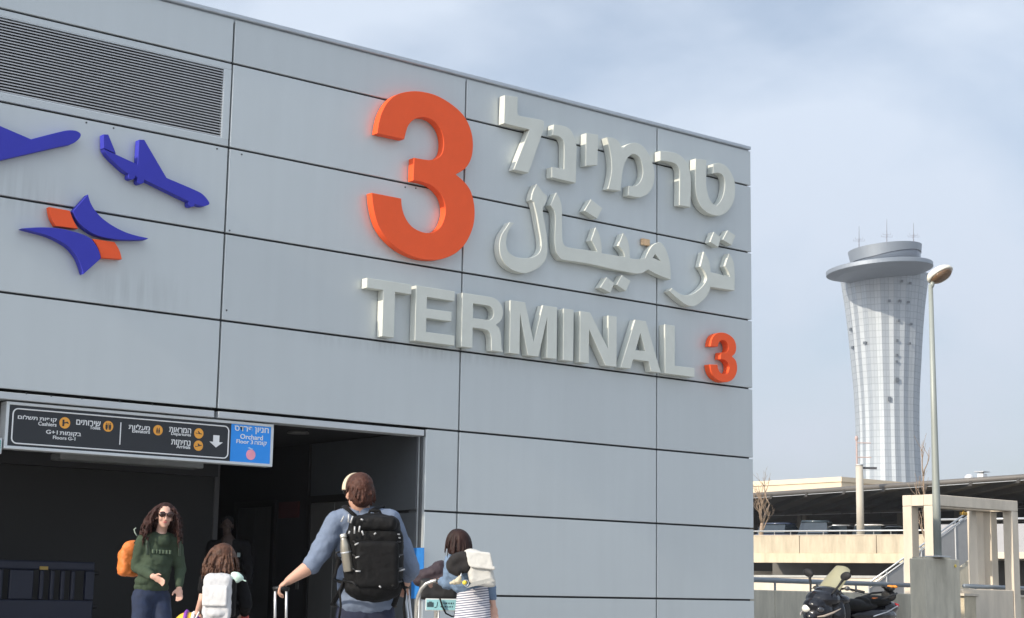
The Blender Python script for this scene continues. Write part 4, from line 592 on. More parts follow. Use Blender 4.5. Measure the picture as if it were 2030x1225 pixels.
MB().cyl(p, p+UP*.35, .25, .25, 16).build('neck', M_galv, v); MB().ell(p+UP*.68, .42, .42, .38).build('dome', mat('vent_silver', (.75,.75,.74), .35, .4), v, True)
p = at_z(1955, 146, 11.2); v = thing('chimney_vent', 'white square chimney with a wide flat cap beside the dome vent', 'vent', p)
b = MB(); b.box((p.x-.3, p.y-.3, 11.2), (p.x+.3, p.y+.3, 12.2)); b.build('stack', mat('vent_white', (.7,.7,.69), .6), v)
b = MB(); b.bbox((p.x-.48, p.y-.48, 12.34), (p.x+.48, p.y+.48, 12.42), .01); b.box((p.x-.12, p.y-.12, 12.202), (p.x+.12, p.y+.12, 12.338)); b.build('cap', M_galv, v)
quad_slab(A0, A1, 55, 55.3, 3.385, ZC-.112).build('shade_backdrop', M_under, cn)  # added dark backdrop standing in for the shade under the canopy

# lower walls between the deck and the street
R0, R1 = at_z(1440, 58, 0), at_z(1815, 54, 0)
lw = thing('low_wall', 'long low cream wall below the shaded recess of the parking deck', 'wall', R0)
b = MB(); slab(b, R0, R1, 0, 1.72, .3, r=.02); b.build('wall', M_concl, lw); b = MB(); slab(b, R0-nP*.03, R1-nP*.03, 1.722, 1.80, .36); b.build('coping', mat('coping_stone', (.42,.42,.39), .8), lw)
W0, W1, W2 = at_z(1400, 31.4, 0), at_z(1815, 38.6, 0), at_z(2080, 45.5, 0)
nw = thing('street_wall', 'grey stained concrete wall behind the motor scooter', 'wall', W0)
b = MB(); e, n = dirs(W0, W1); L = (W1-W0).length; k = 7
for i in range(k): slab(b, W0+(W1-W0)*(i/k)+e*.012, W0+(W1-W0)*((i+1)/k)-e*.012, 0, 1.15, .35, r=.015)
b.build('wall_block', M_concg, nw)
rw = thing('street_wall', 'tan weathered concrete wall right of the lamp pedestal', 'wall', at_z(1912, 40.4, 0))
b = MB(); slab(b, at_z(1912, 40.4, 0), W2, 0, 1.13, .35, r=.015); b.build('wall_block', mat('concrete_tan', (.57, .49, .35), .88, 0, .26, 1.7, .2, 14, stretch=(1,1,.45)), rw)
b = MB(); slab(b, at_z(1912, 40.3, 0), at_z(2080, 45.4, 0), 1.133, 1.19, .45); b.build('coping', M_concl, rw)
def pipe(name, label, p0, z0, p1, z1, n_, zb):
    t = thing(name, label, 'railing', p0); a, b_ = Vector((p0.x,p0.y,z0)), Vector((p1.x,p1.y,z1))
    MB().tube([a, b_], .052, 12).build('pipe', M_rail, t, True)
    for i in range(n_):
        q = a.lerp(b_, (i+.5)/n_); MB().cyl((q.x,q.y,zb), q-UP*.04, .022, .022, 8).build('post', M_rail, t)
pipe('pipe_railing', 'thick blue grey pipe rail on the wall behind the motor scooter', at_z(1400, 31.6, 0)+HF*.15, 1.35, at_z(1806, 38.4, 0)+HF*.15, 1.345, 5, 1.15)
pipe('pipe_railing', 'thick blue grey pipe rail right of the lamp pedestal', at_z(1915, 40.6, 0)+HF*.12, 1.37, at_z(2080, 45.6, 0)+HF*.12, 1.37, 4, 1.19)
# pedestal carrying the lamp
def Xbox(mb, px, d, z0, z1, wx, wy, r=.02):
    """box aligned with the terminal axes whose front left corner is at picture column px"""
    p = at_z(px, d, 0); mb.bbox((p.x, p.y, z0), (p.x+wx, p.y+wy, z1), r, 2); return p
pd = thing('lamp_pedestal', 'squat grey concrete pedestal carrying the street lamp', 'pedestal', at_z(1827, 36, 0))
b = MB(); p = Xbox(b, 1836, 36, 0, 1.90, .99, .42); b.bbox((p.x+.04, p.y+.04, 1.902), (p.x+.95, p.y+.38, 1.93), .008); b.build('block', M_concg, pd)
b = MB(); b.bbox((p.x+1.03, p.y+.06, 0), (p.x+1.30, p.y+.40, 1.90), .02, 2); b.build('side_block', M_concg, pd)
b = MB(); q = p+Vector((1.13, .055, 1.76)); b.cyl(q, q+Vector((0, -.012, 0)), .035, .035, 14); b.build('sticker', mat('sticker_yellow', (.75, .55, .10), .5), pd)
# street lamp
lp = thing('street_lamp', 'tall pale street lamp pole with one tilted bowl lamp in front of the control tower', 'street lamp', at_z(1861, 36.2, 1.93))
M_pole = mat('pole_paint', (.30, .32, .29), .5, .2, .07, 2, stretch=(1,1,.2)); M_lampw = mat('lamp_white', (.72, .68, .58), .45, 0, .04)
bs = at_z(1861.5, 36.35, 1.935); tp = at(1842.5, 553, 36.35); tp.x, tp.y = bs.x, bs.y
MB().tube([bs, bs+UP*1.2, bs+(tp-bs)*.5, tp+UP*.1], [.088, .084, .07, .05], 20).build('pole', M_pole, lp, True)
b = MB(); b.bbox((bs.x-.2, bs.y-.2, 1.932), (bs.x+.2, bs.y+.2, 1.96), .005); b.build('base_plate', M_galv, lp)
hd = (HR*.93 - HF*.16).normalized(); up_ = (UP*.80 - HR*.42 + HF*.36).normalized(); hd = (hd - up_*hd.dot(up_)).normalized(); sd_ = hd.cross(up_)
hc = tp + hd*.26 + UP*.20
def ring(k, s, w, h): return [hc + hd*(k + s*cos(a)) + sd_*(w*sin(a)) + up_*h for a in [2*pi*i/28 for i in range(28)]]
b = MB(); rings = [[b.bm.verts.new(q) for q in ring(k, s, w, h)] for k, s, w, h in ((0,.30,.26,-.02),(0,.315,.275,.0),(-.01,.30,.26,.07),(-.02,.24,.2,.13),(-.03,.12,.1,.15))]
for A, B in zip(rings, rings[1:]):
    for i in range(28): b.bm.faces.new([A[i], A[(i+1)%28], B[(i+1)%28], B[i]])
b.bm.faces.new(rings[-1]); b.bm.faces.new(rings[0][::-1]); b.build('housing', M_lampw, lp, True)
b = MB(); rings = [[b.bm.verts.new(q) for q in ring(k, s, w, h)] for k, s, w, h in ((0,.285,.245,-.021),(.0,.27,.23,-.05),(.0,.2,.16,-.10),(.0,.1,.07,-.12))]
for A, B in zip(rings, rings[1:]):
    for i in range(28): b.bm.faces.new([A[i], A[(i+1)%28], B[(i+1)%28], B[i]])
b.bm.faces.new(rings[-1][::-1]); b.bm.faces.new(rings[0]); b.build('bowl', mat('bowl_amber', (.22, .13, .07), .12, 0, .2, 8, coat=.6), lp, True)
MB().tube([tp+UP*.02, tp+UP*.08+hd*.04, hc-hd*.2], [.05, .05, .045], 12).build('neck', M_pole, lp, True)
# concrete portal over the stairs
pf = thing('concrete_frame', 'free standing cream concrete frame of posts and beams over the stairs', 'frame', at_z(1848, 40, 0))
c0 = at_z(1854, 40, 0)
WX, WY, PW = 3.47, .90, .27; zt, zb = 3.53, 3.265
b = MB(); b.bbox((c0.x, c0.y, zb), (c0.x+WX, c0.y+PW, zt), .015, 2); b.bbox((c0.x, c0.y+WY-PW, zb), (c0.x+WX, c0.y+WY, zt), .015, 2)
b.box((c0.x+.003, c0.y+PW+.002, zb+.003), (c0.x+PW, c0.y+WY-PW-.002, zt-.003)); b.box((c0.x+WX-PW, c0.y+PW+.002, zb+.003), (c0.x+WX-.003, c0.y+WY-PW-.002, zt-.003)); b.build('lintel', M_concl, pf)
for ox, oy in ((0, 0), (0, WY-PW), (WX-PW, 0), (WX-PW, WY-PW)):
    b = MB(); b.bbox((c0.x+ox+.002, c0.y+oy+.002, 0), (c0.x+ox+PW-.002, c0.y+oy+PW-.002, zb-.004), .012, 2); b.build('post', M_concl, pf)
ip = at_z(1941, 42.2, 0); b = MB(); b.bbox((ip.x, ip.y, 0), (ip.x+.29, ip.y+.29, zb-.004), .012, 2); b.build('post', M_concl, pf)
b = MB(); b.bbox((c0.x+1.1, c0.y+.02, 0), (c0.x+WX-PW-.01, c0.y+.25, 1.30), .02, 2); b.build('plinth', M_concl, pf)
# stairs rising to the right behind the frame, with glass balustrade
st = thing('staircase', 'concrete stairs with a grey panelled balustrade rising to the right behind the concrete frame', 'stairs', at_z(1740, 47, 0))
s0, s1 = at(1722, 1156, 47), at(1926, 1010, 49)
def sl(u, dz=0, dn=0): q = s0.lerp(s1, u); return q+UP*dz+HF*dn
for dz in (0, -.11): MB().tube([sl(0, dz), sl(1, dz)], .028, 8).build('handrail', M_galv, st, True)
M_bal = mat('balustrade_grey', (.30, .30, .30), .3, .1, .05)
b = MB(); g0, g1 = sl(0, -.16), sl(1, -.16)
b.hexa([g0-UP*1.2, g1-UP*1.2, g1-UP*1.2+HF*.03, g0-UP*1.2+HF*.03, g0, g1, g1+HF*.03, g0+HF*.03]); b.build('panel', M_bal, st)
for k in range(7):
    q = sl(k/6, 0); MB().cyl(q-UP*1.25, q, .025, .025, 8).build('post', M_galv, st)
b = MB(); g0, g1 = s0-UP*1.5+HF*.04, s1-UP*1.5+HF*.04
for k in range(14):
    q = g0.lerp(g1, k/14); w = (g1-g0)/14; w.z = 0; z1 = g0.z+(g1.z-g0.z)*(k+1)/14
    b.hexa([Vector((q.x,q.y,0)), Vector((q.x+w.x,q.y+w.y,0)), Vector((q.x+w.x,q.y+w.y,0))+HF*1.6, Vector((q.x,q.y,0))+HF*1.6,
            Vector((q.x,q.y,z1)), Vector((q.x+w.x,q.y+w.y,z1)), Vector((q.x+w.x,q.y+w.y,z1))+HF*1.6, Vector((q.x,q.y,z1))+HF*1.6])
b.build('steps', M_concg, st)
ld = thing('stair_landing', 'upper concrete landing with a lilac grey panel balustrade at the right edge', 'landing', at_z(1950, 52, 0))
l0, l1 = at_z(1862, 52, 0), at_z(2090, 50, 0)
zr = at(1950, 1027, 51).z; zp0, zp1 = at(1950, 1094, 51).z, at(1950, 1037, 51).z; zs = at(1950, 1107, 51).z
b = MB(); slab(b, l0-HF*.1, l1-HF*.1, zs, zp0, 4, r=.01); b.build('slab', M_concl, ld)
b = MB(); slab(b, l0, l1, zp0+.004, zp1, .04); b.build('panel', mat('balustrade_lilac', (.36, .36, .375), .35, .1, .04), ld)
MB().tube([Vector((l0.x,l0.y,zr)), Vector((l1.x,l1.y,zr))], .035, 8).build('handrail', M_galv, ld, True)
for k in range(6):
    q = l0.lerp(l1, k/5)-HF*.03; MB().cyl((q.x,q.y,zp0), (q.x,q.y,zr), .022, .022, 8).build('post', M_galv, ld)
b = MB(); slab(b, l0+HF*2.5, l1+HF*2.5, 0, zs-.004, .3); b.build('shadow_backing', M_concd, ld)  # dark wall put in for the shadow below the landing
b = MB(); slab(b, at_z(1898, 51, 0), at_z(1942, 50.8, 0), 0, zs-.006, 1.0); b.build('side_wall', M_concg, ld)
q = at(1910, 1018, 42.2); yl = MB(); yl.bbox(q-Vector((.10, .05, .04)), q+Vector((.10, .05, .04)), .015, 2); yl.cyl(q+UP*.04, Vector((q.x, q.y, zb-.001)), .02, .02, 8)
tag(yl.build('frame_lamp', mat('lamp_yellow', (.55, .33, .05), .5)), 'small yellow fitting under the beam of the concrete frame', 'light fitting')
# stub pole with a small bracket, thin mast behind it
sp_ = thing('stub_pole', 'thick tan pole with a small dark bracket standing on the parking deck', 'pole', at_z(1708.5, 80.2, 3.38))
o = at_z(1708.5, 80.2, 3.38); zt_ = at(1705, 919, 80.2).z
MB().cyl(o, Vector((o.x,o.y,zt_)), .185, .175, 20).build('shaft', mat('pole_tan', (.45, .41, .34), .7, 0, .08, 1), sp_, True)
a = Vector((o.x,o.y,zt_-.12)); b = MB(); b.obox(a+HR*.5, HR*.34, HF*.03, UP*.055); b.cyl(a, a+HR*.2, .03, .03, 8); b.build('bracket', mat('bracket_dark', (.06,.06,.065), .6), sp_)
MB().cyl(Vector((o.x,o.y,zt_)), Vector((o.x,o.y,zt_+.05)), .2, .2, 16).build('cap', M_galv, sp_)
o = at_z(1704, 150, 0); zt_ = at(1703, 866, 150).z; ms = thing('radio_mast', 'thin reddish radio mast seen above the stub pole before the control tower', 'mast', o)
M_red = mat('mast_red', (.40, .30, .28), .6)
MB().tube([o, Vector((o.x,o.y,zt_))], [.11, .07], 8).build('mast', M_red, ms)
for dz in (.3, 1.6): b = MB(); b.tube([Vector((o.x,o.y,zt_-dz)), Vector((o.x,o.y,zt_-dz))+HR*1.3], .05, 6); b.build('arm', M_red, ms)
b = MB(); b.ell(Vector((o.x,o.y,zt_+.1)), .16, .16, .25); b.build('lamp', M_red, ms, True)

# bare trees
M_bark = mat('bare_bark', (.30, .22, .155), .9, 0, .25, 14, .4, 60)
def bare_tree(label, base, h, r, rnd, spread, lean, n1, nm='bare_tree', bl=.42, lv=2):
    t = thing(nm, label, 'tree', base); rng = random.Random(rnd)
    pts = [base + UP*h*u + HR*lean*h*u*u + Vector((rng.uniform(-1,1), rng.uniform(-1,1), 0))*r*1.2*u for u in (0,.12,.25,.4,.55,.7)]
    MB().tube(pts, [r*1.25, r*1.05, r*.9, r*.7, r*.5, r*.25], 9).build('trunk', M_bark, t, True)
    b = MB()
    def br(p, d, L, rr, lev):
        q = [p]; dd = d.copy()
        for k in range(4):
            dd = (dd + Vector((rng.uniform(-.3,.3), rng.uniform(-.3,.3), rng.uniform(-.05,.3)))).normalized(); q.append(q[-1]+dd*L/4)
        b.tube(q, [max(.006, rr*k_) for k_ in (1, .75, .55, .4, .2)], 5)
        if lev:
            for k in (2,3):
                for _ in range(2 if lev > 1 else 1): br(q[k], (dd+Vector((rng.uniform(-1,1), rng.uniform(-1,1), rng.uniform(0,.8)))*.8).normalized(), L*.6, rr*.42, lev-1)
    for k in range(n1):
        a = rng.uniform(0, 2*pi); u = rng.choice((2,3,4,5)); br(pts[u], Vector((cos(a)*spread, sin(a)*spread, 1)).normalized(), h*rng.uniform(.8,1.15)*bl, r*.4, lv)
    b.build('branches', M_bark, t, True)
bare_tree('bare pruned tree with a bent tan trunk at the left end of the parking deck', at_z(1509, 82.3, 3.385), 3.2, .12, 5, .45, .22, 7)
bare_tree('slim bare tree rising between the stub pole and the street lamp', at_z(1839, 58, 0), 7.6, .075, 14, .5, .0, 14, bl=.15, lv=1)

# thin haze over the whole place
hb = MB(); hb.box((-510, -510, -1.5), (1110, 1110, 132)); hz_ = bpy.data.materials.new('haze_air'); hz_.use_nodes = True
ht = hz_.node_tree; ht.nodes.remove(ht.nodes['Principled BSDF']); pv = ht.nodes.new('ShaderNodeVolumePrincipled'); pv.inputs['Color'].default_value = (.86, .89, .95, 1); pv.inputs['Density'].default_value = .0003; pv.inputs['Anisotropy'].default_value = .2
ht.links.new(pv.outputs[0], ht.nodes['Material Output'].inputs['Volume'])
hz_o = link('haze', hb.mesh(), hz_); hz_o['kind'] = 'stuff'
# ------------------------------------------------------------------ control tower
TD = 480.0; S_ = TD/FPX
tc0 = at_z(1767, TD, 0)
def tz(py): return .95 + (hzn(1757)-py)*S_
M_tw = mat('tower_metal', (.27, .30, .335), .5, .6, .06, .05)
def tower_mat():
    m_ = mat('tower_shaft_metal', (.5, .53, .55), .55, .5, .05, .05); t = m_.node_tree; b = t.nodes['Principled BSDF']
    uv = t.nodes.new('ShaderNodeTexCoord'); br = t.nodes.new('ShaderNodeTexBrick'); br.offset = 0; br.inputs['Scale'].default_value = 1
    br.inputs['Brick Width'].default_value = 1.0; br.inputs['Row Height'].default_value = 1.0; br.inputs['Mortar Size'].default_value = .065; br.inputs['Mortar Smooth'].default_value = .3
    br.inputs['Color1'].default_value = (.40,.432,.455,1); br.inputs['Color2'].default_value = (.37,.40,.425,1); br.inputs['Mortar'].default_value = (.27,.30,.325,1)
    t.links.new(uv.outputs['UV'], br.inputs['Vector']); t.links.new(br.outputs['Color'], b.inputs['Base Color']); return m_
tw = thing('control_tower', 'tall silver control tower with a flared pleated shaft and a tilted ring and cab', 'control tower', tc0)
prof = [(0, 74), (18, 69), (tz(960), 65), (tz(915), 63.3), (tz(870), 62.6), (tz(835), 62.8), (tz(800), 63.8), (tz(765), 65.6), (tz(720), 69), (tz(680), 72), (tz(640), 75.3), (tz(600), 79.5), (tz(567), 84), (tz(545), 87.5), (tz(535), 89)]
rng = random.Random(3); NP = 44; phs = []; a = 0
for k in range(NP): phs.append(a); a += rng.uniform(.6, 1.5)
phs = [p*2*pi/a for p in phs]
b = MB(); uvl = b.bm.loops.layers.uv.new('UVMap'); rings = []
dense = []
for (z0, r0), (z1, r1) in zip(prof, prof[1:]):
    for k in range(4): dense.append((z0+(z1-z0)*k/4, r0+(r1-r0)*k/4))
dense.append(prof[-1])
amp = [rng.uniform(-.016, .016) if k % 2 else rng.uniform(.012, .03)*-1 for k in range(NP)]
for z, r in dense:
    ring_ = []
    for k in range(NP):
        rr = r*S_*(1 + (.018 if k % 2 else -.012) + amp[k]*.5)
        ring_.append(b.bm.verts.new(tc0 + HR*(rr*cos(phs[k])) + HF*(rr*sin(phs[k])) + UP*z))
    rings.append(ring_)
for i in range(len(rings)-1):
    for k in range(NP):
        f = b.bm.faces.new([rings[i][k], rings[i][(k+1)%NP], rings[i+1][(k+1)%NP], rings[i+1][k]])
        wid = ((phs[(k+1)%NP]-phs[k]) % (2*pi))/(2*pi)*64
        for lp_, (du, zz) in zip(f.loops, ((0, dense[i][0]), (1, dense[i][0]), (1, dense[i+1][0]), (0, dense[i+1][0]))):
            lp_[uvl].uv = (k*3 + du*max(1, round(wid)), zz/1.9)
b.bm.faces.new(rings[-1])
b.build('shaft', tower_mat(), tw)
# tilted ring and cab
tax = HF; tilt = Matrix.Rotation(radians(4.6), 3, HF)
TX, TY, TZ = tilt @ HR, tilt @ HF, tilt @ UP
if (at(1640, 515, TD)-at(1860, 470, TD)).z < 0 and TX.z < 0: tilt = Matrix.Rotation(radians(-4.6), 3, HF); TX, TY, TZ = tilt @ HR, tilt @ HF, tilt @ UP
rc_ = at(1743.5, 539, TD); RR = 104.5*S_
MB().lathe(rc_, [(.5*RR, -1.0), (.82*RR, -.8), (.985*RR, -.1), (RR, .1), (RR, 1.15), (.985*RR, 1.3), (.6*RR, 1.7)], 72, axis=(TX, TY, TZ), cap=True).build('ring', M_tw, tw, False)
cc_ = at(1757, 520, TD)
sg = 1 if tilt[2][0]*0+TX.z > 0 else -1
t2 = Matrix.Rotation(radians(5.4), 3, HF); t2 = t2 if (t2@HR).z*TX.z > 0 else Matrix.Rotation(radians(-5.4), 3, HF)
DX, DY, DZ = t2@HR, t2@HF, t2@UP
MB().lathe(cc_, [(66*S_, -1), (67*S_, 0), (69*S_, 2.6)], 60, axis=(TX, TY, TZ), cap=True).build('cab_glazing', mat('cab_glass', (.08, .10, .13), .2, 0, .1, spec=.5), tw, True)
dr0 = MB(); n = 72; top = []; bot = []
for k in range(n):
    a = 2*pi*k/n; fr = -sin(a)                       # visor lip is deepest on the camera's left
    lo = .5 + .9*max(0, cos(a-.35*pi-.2))*0 + (1.5*max(0, cos(a+radians(38)))**1.3)
    bot.append(dr0.bm.verts.new(cc_ + TX*(69.5*S_*cos(a)) + TY*(69.5*S_*sin(a)) + TZ*lo)); top.append(dr0.bm.verts.new(cc_ + DX*(72.5*S_*cos(a)) + DY*(72.5*S_*sin(a)) + DZ*3.9))
for k in range(n): dr0.bm.faces.new([bot[k], bot[(k+1)%n], top[(k+1)%n], top[k]])
dr0.bm.faces.new(top); dr0.build('cab_roof', M_tw, tw)
for px, py0, py1 in ((1703, 487, 448), (1758, 482, 434), (1811, 478, 442)):
    p0 = at(px, py0+6, TD+4); p1 = at(px, py1, TD+4); L = (p1-p0).length
    b = MB(); b.tube([p0, p0.lerp(p1, .5), p1], [.16, .11, .06], 6)
    for fz, w_ in ((.34, 1.6), (.42, 1.1)):
        q = p0.lerp(p1, fz); b.tube([q-HR*w_, q, q+HR*w_], .05, 5); b.tube([q-HF*w_, q, q+HF*w_], .05, 5)
        for s in (-1, 1): b.tube([q+HR*s*w_, q+HR*s*w_+UP*.6], .04, 5)
    b.build('antenna', mat('antenna_grey', (.20, .20, .23), .5), tw)
def shaft_r(z):
    for (z0, r0), (z1, r1) in zip(prof, prof[1:]):
        if z0 <= z <= z1: return (r0+(r1-r0)*(z-z0)/(z1-z0))*S_
    return 65*S_
M_win = mat('tower_window', (.07, .085, .10), .3, 0, .1)
for cxp, cyp, w_, h_ in ((865,500,14,17),(855,580,14,16),(930,590,13,15),(745,740,15,17),(835,740,15,17),(910,745,13,16),(820,900,13,17),(930,920,10,16),(800,1062,13,17),(910,1078,10,15),(795,1180,12,15),(650,540,13,15),(550,1070,13,17),(400,940,11,17),(405,1090,10,17),(790,1218+15,12,16)):
    px, py = 1600+cxp/4.084, 420+cyp/4.084
    z = tz(py); r = shaft_r(z)*1.03; ox = (px-1757-.0197*(900-py)*0 - (1755-1757))*S_
    ctr = tc0.copy(); rx = (at(px, py, TD-r*.8)-ctr).dot(HR); rx = max(-r*.97, min(r*.97, rx)); ang = math.acos(rx/r)
    nrm = HR*cos(ang) - HF*sin(ang); tg = HR*sin(ang) + HF*cos(ang)
    q = ctr + nrm*(r+.03); q.z = z
    b = MB(); b.obox(q, tg*w_*.72/4.084*S_*1.0/max(.45, sin(ang)), nrm*.18, UP*h_*.62/4.084*S_); b.build('window', M_win, tw)
for px, py, h_ in ((1793, 758, 9), (1776, 796, 9)):
    z = tz(py); r = shaft_r(z)*1.03; rx = (at(px, py, TD-r*.8)-tc0).dot(HR); ang = math.acos(max(-.97, min(.97, rx/r)))
    nrm = HR*cos(ang) - HF*sin(ang); tg = HR*sin(ang) + HF*cos(ang); q = tc0+nrm*(r+.03); q.z = z
    b = MB(); b.obox(q, tg*3*S_/max(.45, sin(ang)), nrm*.18, UP*h_/2*S_); b.build('window', M_win, tw)
# ------------------------------------------------------------------ people and their luggage
M_skin = mat('skin', (.52, .30, .215), .5, 0, .06, 12, spec=.35); M_skin2 = mat('skin_fair', (.56, .34, .26), .5, 0, .06, 12, spec=.35)
M_jeans = mat('denim_dark', (.012, .017, .042), .85, 0, .25, 25, .15, 90)
M_shoe = mat('shoe', (.03, .03, .03), .6)
M_black = mat('black_nylon', (.0045, .0045, .005), .75, 0, .3, 14, .2, 60, spec=.2)
M_blackp = mat('black_plastic', (.008, .008, .009), .45, spec=.3)
M_alu = mat('aluminium', (.62, .63, .64), .35, .7, .05)
M_cloth_b = mat('black_cloth', (.006, .006, .007), .9, 0, .2, 10, spec=.15)
def frame(D):
    return lambda px, py, dd=0.0: at(px, py, D+dd)
def ground(px, D): p = at_z(px, D, 0); return p
def hand(b, w, d, s=1.0, side=1, curl=.5, up=UP):
    """palm and five bent fingers: w wrist, d pointing direction, side = which side the thumb is on"""
    d = d.normalized(); r = d.cross(up).normalized()*side; n = r.cross(d).normalized()*side
    pc = w + d*.05*s
    b.cap(w, w+d*.02*s, .026*s, .028*s)
    b.ell(pc, .040*s, .048*s, .018*s, (r, d, n), 14, 10)
    for i, (off, ln) in enumerate(((-.030, .058), (-.011, .072), (.010, .078), (.029, .068))):
        k = pc + r*off*s + d*.038*s; c1 = d*cos(curl) - n*sin(curl)*1; c2 = d*cos(curl*2.1) - n*sin(curl*2.1); c3 = d*cos(curl*3) - n*sin(curl*3)
        p1 = k + c1*ln*.5*s; p2 = p1 + c2*ln*.34*s; p3 = p2 + c3*ln*.26*s
        b.chain([k, p1, p2, p3], [.0098*s, .0092*s, .0085*s, .0075*s])
    t0 = w + d*.022*s + r*.030*s; t1 = t0 + (d*.6+r*.75-n*.25).normalized()*.038*s; t2 = t1 + (d*.9+r*.25-n*.4).normalized()*.032*s
    b.chain([t0, t1, t2], [.014*s, .0115*s, .009*s])
def head(b, c, face, h=.225, tilt=UP, jaw=1.0):
    """c = head centre, face = facing direction, h = chin to crown"""
    f = (face - tilt*face.dot(tilt)).normalized(); r = f.cross(tilt).normalized(); A = (r, f, tilt)
    b.ell(c+tilt*.028*h/.225-f*.008, .076*h/.225, .096*h/.225, .088*h/.225, A, 24, 16)
    b.ell(c-tilt*.045*h/.225+f*.020, .056*h/.225*jaw, .066*h/.225, .072*h/.225, A, 20, 14)
    b.ell(c-tilt*.093*h/.225+f*.052*h/.225, .024*h/.225, .024, .020, A, 12, 8)          # chin
    b.ell(c-tilt*.018*h/.225+f*.092*h/.225, .012, .018, .026, A, 12, 8); b.ell(c-tilt*.034*h/.225+f*.103*h/.225, .016, .015, .012, A, 10, 8)   # nose
    for s in (-1, 1):
        b.ell(c+r*s*.078*h/.225-tilt*.012-f*.012, .010, .022, .032, A, 10, 8)           # ears
        b.ell(c+r*s*.040*h/.225-tilt*.028+f*.066*h/.225, .022, .020, .02, A, 10, 8)      # cheeks
    b.ell(c+f*.088*h/.225+tilt*.022, .045, .012, .010, A, 12, 8)                        # brow
    return r, f
def legs(b, hipc, foot_l, foot_r, lat, fw, s=1.0):
    for s_, ft in ((-1, foot_l), (1, foot_r)):
        hp = hipc - UP*.11 + lat*s_*.09*s; kn = hp.lerp(ft, .5)+fw*.03
        b.chain([hp, kn, ft+UP*.09], [.088*s, .060*s, .042*s])
        b.ell(ft+UP*.045+fw*.05, .04*s, .11*s, .04*s, (fw.cross(UP), fw, UP))
def trousers(nm, hipc, foot_l, foot_r, lat, fw, m, t, s=1.0):
    b = MB()
    for s_, ft in ((-1, foot_l), (1, foot_r)):
        hp = hipc + lat*s_*.085*s; kn = hp.lerp(ft, .5)+fw*.03
        b.chain([hp, kn, ft+UP*.10], [.112*s, .083*s, .070*s])
    b.ell(hipc+UP*.02, .185*s, .125*s, .13*s, (lat, fw, UP)); b.fuse(nm, m, t, .013, 3, .012, .06)
def shoes(t, foots, fw, s=1.0, m=None):
    for ft in foots:
        b = MB(); b.ell(ft+UP*.05*s+fw*.05, .052*s, .135*s, .05*s, (fw.cross(UP), fw, UP)); b.ell(ft+UP*.08*s-fw*.03, .05*s, .06*s, .06*s, (fw.cross(UP), fw, UP)); b.fuse('shoe', m or M_shoe, t, .01, 2)
def strands(b, roots, L, r, wav, down, rng, seg=8, spread=.3, out=None):
    for p, d in roots:
        q = [p]; dd = d.normalized(); ph = rng.uniform(0, 6.28); fr = rng.uniform(14, 22)
        side = dd.orthogonal().normalized(); ll = L*rng.uniform(.8, 1.15)
        for k in range(seg):
            dd = (dd*(1-down) + (-UP)*down + Vector((rng.uniform(-1,1), rng.uniform(-1,1), 0))*.10*spread).normalized()
            q.append(q[-1] + dd*ll/seg + side*wav*sin(ph+fr*k/seg*2))
        b.tube(q, [r*(1-.55*k/seg) for k in range(seg+1)], 5)
def pack_box(b, c, w, h, d, A, r=.05): X, Y, Z = A; b.obox(c, X*w/2, Y*d/2, Z*h/2, r, 3)

# ---- man with the black backpack --------------------------------------------------------------
D = 11.0; P = frame(D); px_m = 303
gm = ground(716, D)
man = thing('person', 'person in a blue grey top with a big black backpack and cream headband', 'person', gm)
mf = (HF*.88 - HR*.48).normalized()             # the head looks away to the left
hc = P(711, 975, .02); hr = Vector((mf.y, -mf.x, 0)).normalized()
neck = P(716, 1014, .02); shL, shR = P(667, 1036, .0), P(772, 1034, .02)
chest = P(720, 1070, .04); waist = P(722, 1150, .05); hip = P(724, 1215, .06); hip.z = .86
elL, wrL = P(622, 1118, -.10), P(577, 1148, -.16); elR, wrR = P(816, 1128, .05), P(806, 1150, .24)
fL, fR = gm-HR*.11, gm+HR*.15+HF*.22
b = MB(); head(b, hc, mf, .23); b.chain([hc-UP*.07-mf*.02, neck, neck-UP*.06], [.058, .062, .07])
b.chain([neck-UP*.06, chest, waist, hip], [.06, .08, .07, .07]); b.chain([neck-UP*.09, shL], [.04, .04]); b.chain([neck-UP*.09, shR], [.04, .04])
b.chain([shL, elL], [.052, .045]); b.chain([elL, elL.lerp(wrL, .35), wrL], [.046, .047, .031]); b.chain([shR, elR], [.052, .045]); b.chain([elR, elR.lerp(wrR, .35), wrR], [.045, .044, .031])
hdL = (P(556, 1163, -.18)-wrL); hand(b, wrL, hdL, 1.0, 1, .75, UP); hand(b, wrR, (HF*.6-UP*.4-HR*.2), 1.0, -1, .8, UP)
legs(b, hip, fL, fR, HR, HF); b.fuse('body', M_skin, man, .0075, 3)
b = MB(); b.ell(P(719, 1052, .04), .205, .125, .12, (HR, HF, UP)); b.ell(chest+UP*-.02, .19, .13, .18, (HR, HF, UP)); b.ell(waist, .185, .125, .2, (HR, HF, UP)); b.ell(P(724, 1190, .05), .195, .135, .12, (HR, HF, UP))
b.chain([neck-UP*.055, P(690, 1026, .01), shL], [.075, .075, .078]); b.chain([neck-UP*.055, P(748, 1026, .02), shR], [.075, .075, .078])
b.chain([shL, shL.lerp(elL, .55), elL.lerp(wrL, .08)], [.082, .072, .064]); b.chain([shR, shR.lerp(elR, .5), elR, elR.lerp(wrR, .75)], [.082, .070, .060, .042])
b.tube([neck+UP*.012+Vector((cos(a), sin(a), 0))*.066 for a in [2*pi*i/18 for i in range(18)]], .014, 8, True)
b.fuse('shirt', mat('shirt_blue_grey', (.145, .18, .25), .85, 0, .10, 8, .15, 60, spec=.2), man, .010, 2, .024, .085)
trousers('jeans', hip-UP*.04, fL, fR, HR, HF, M_jeans, man); shoes(man, (fL, fR), HF)
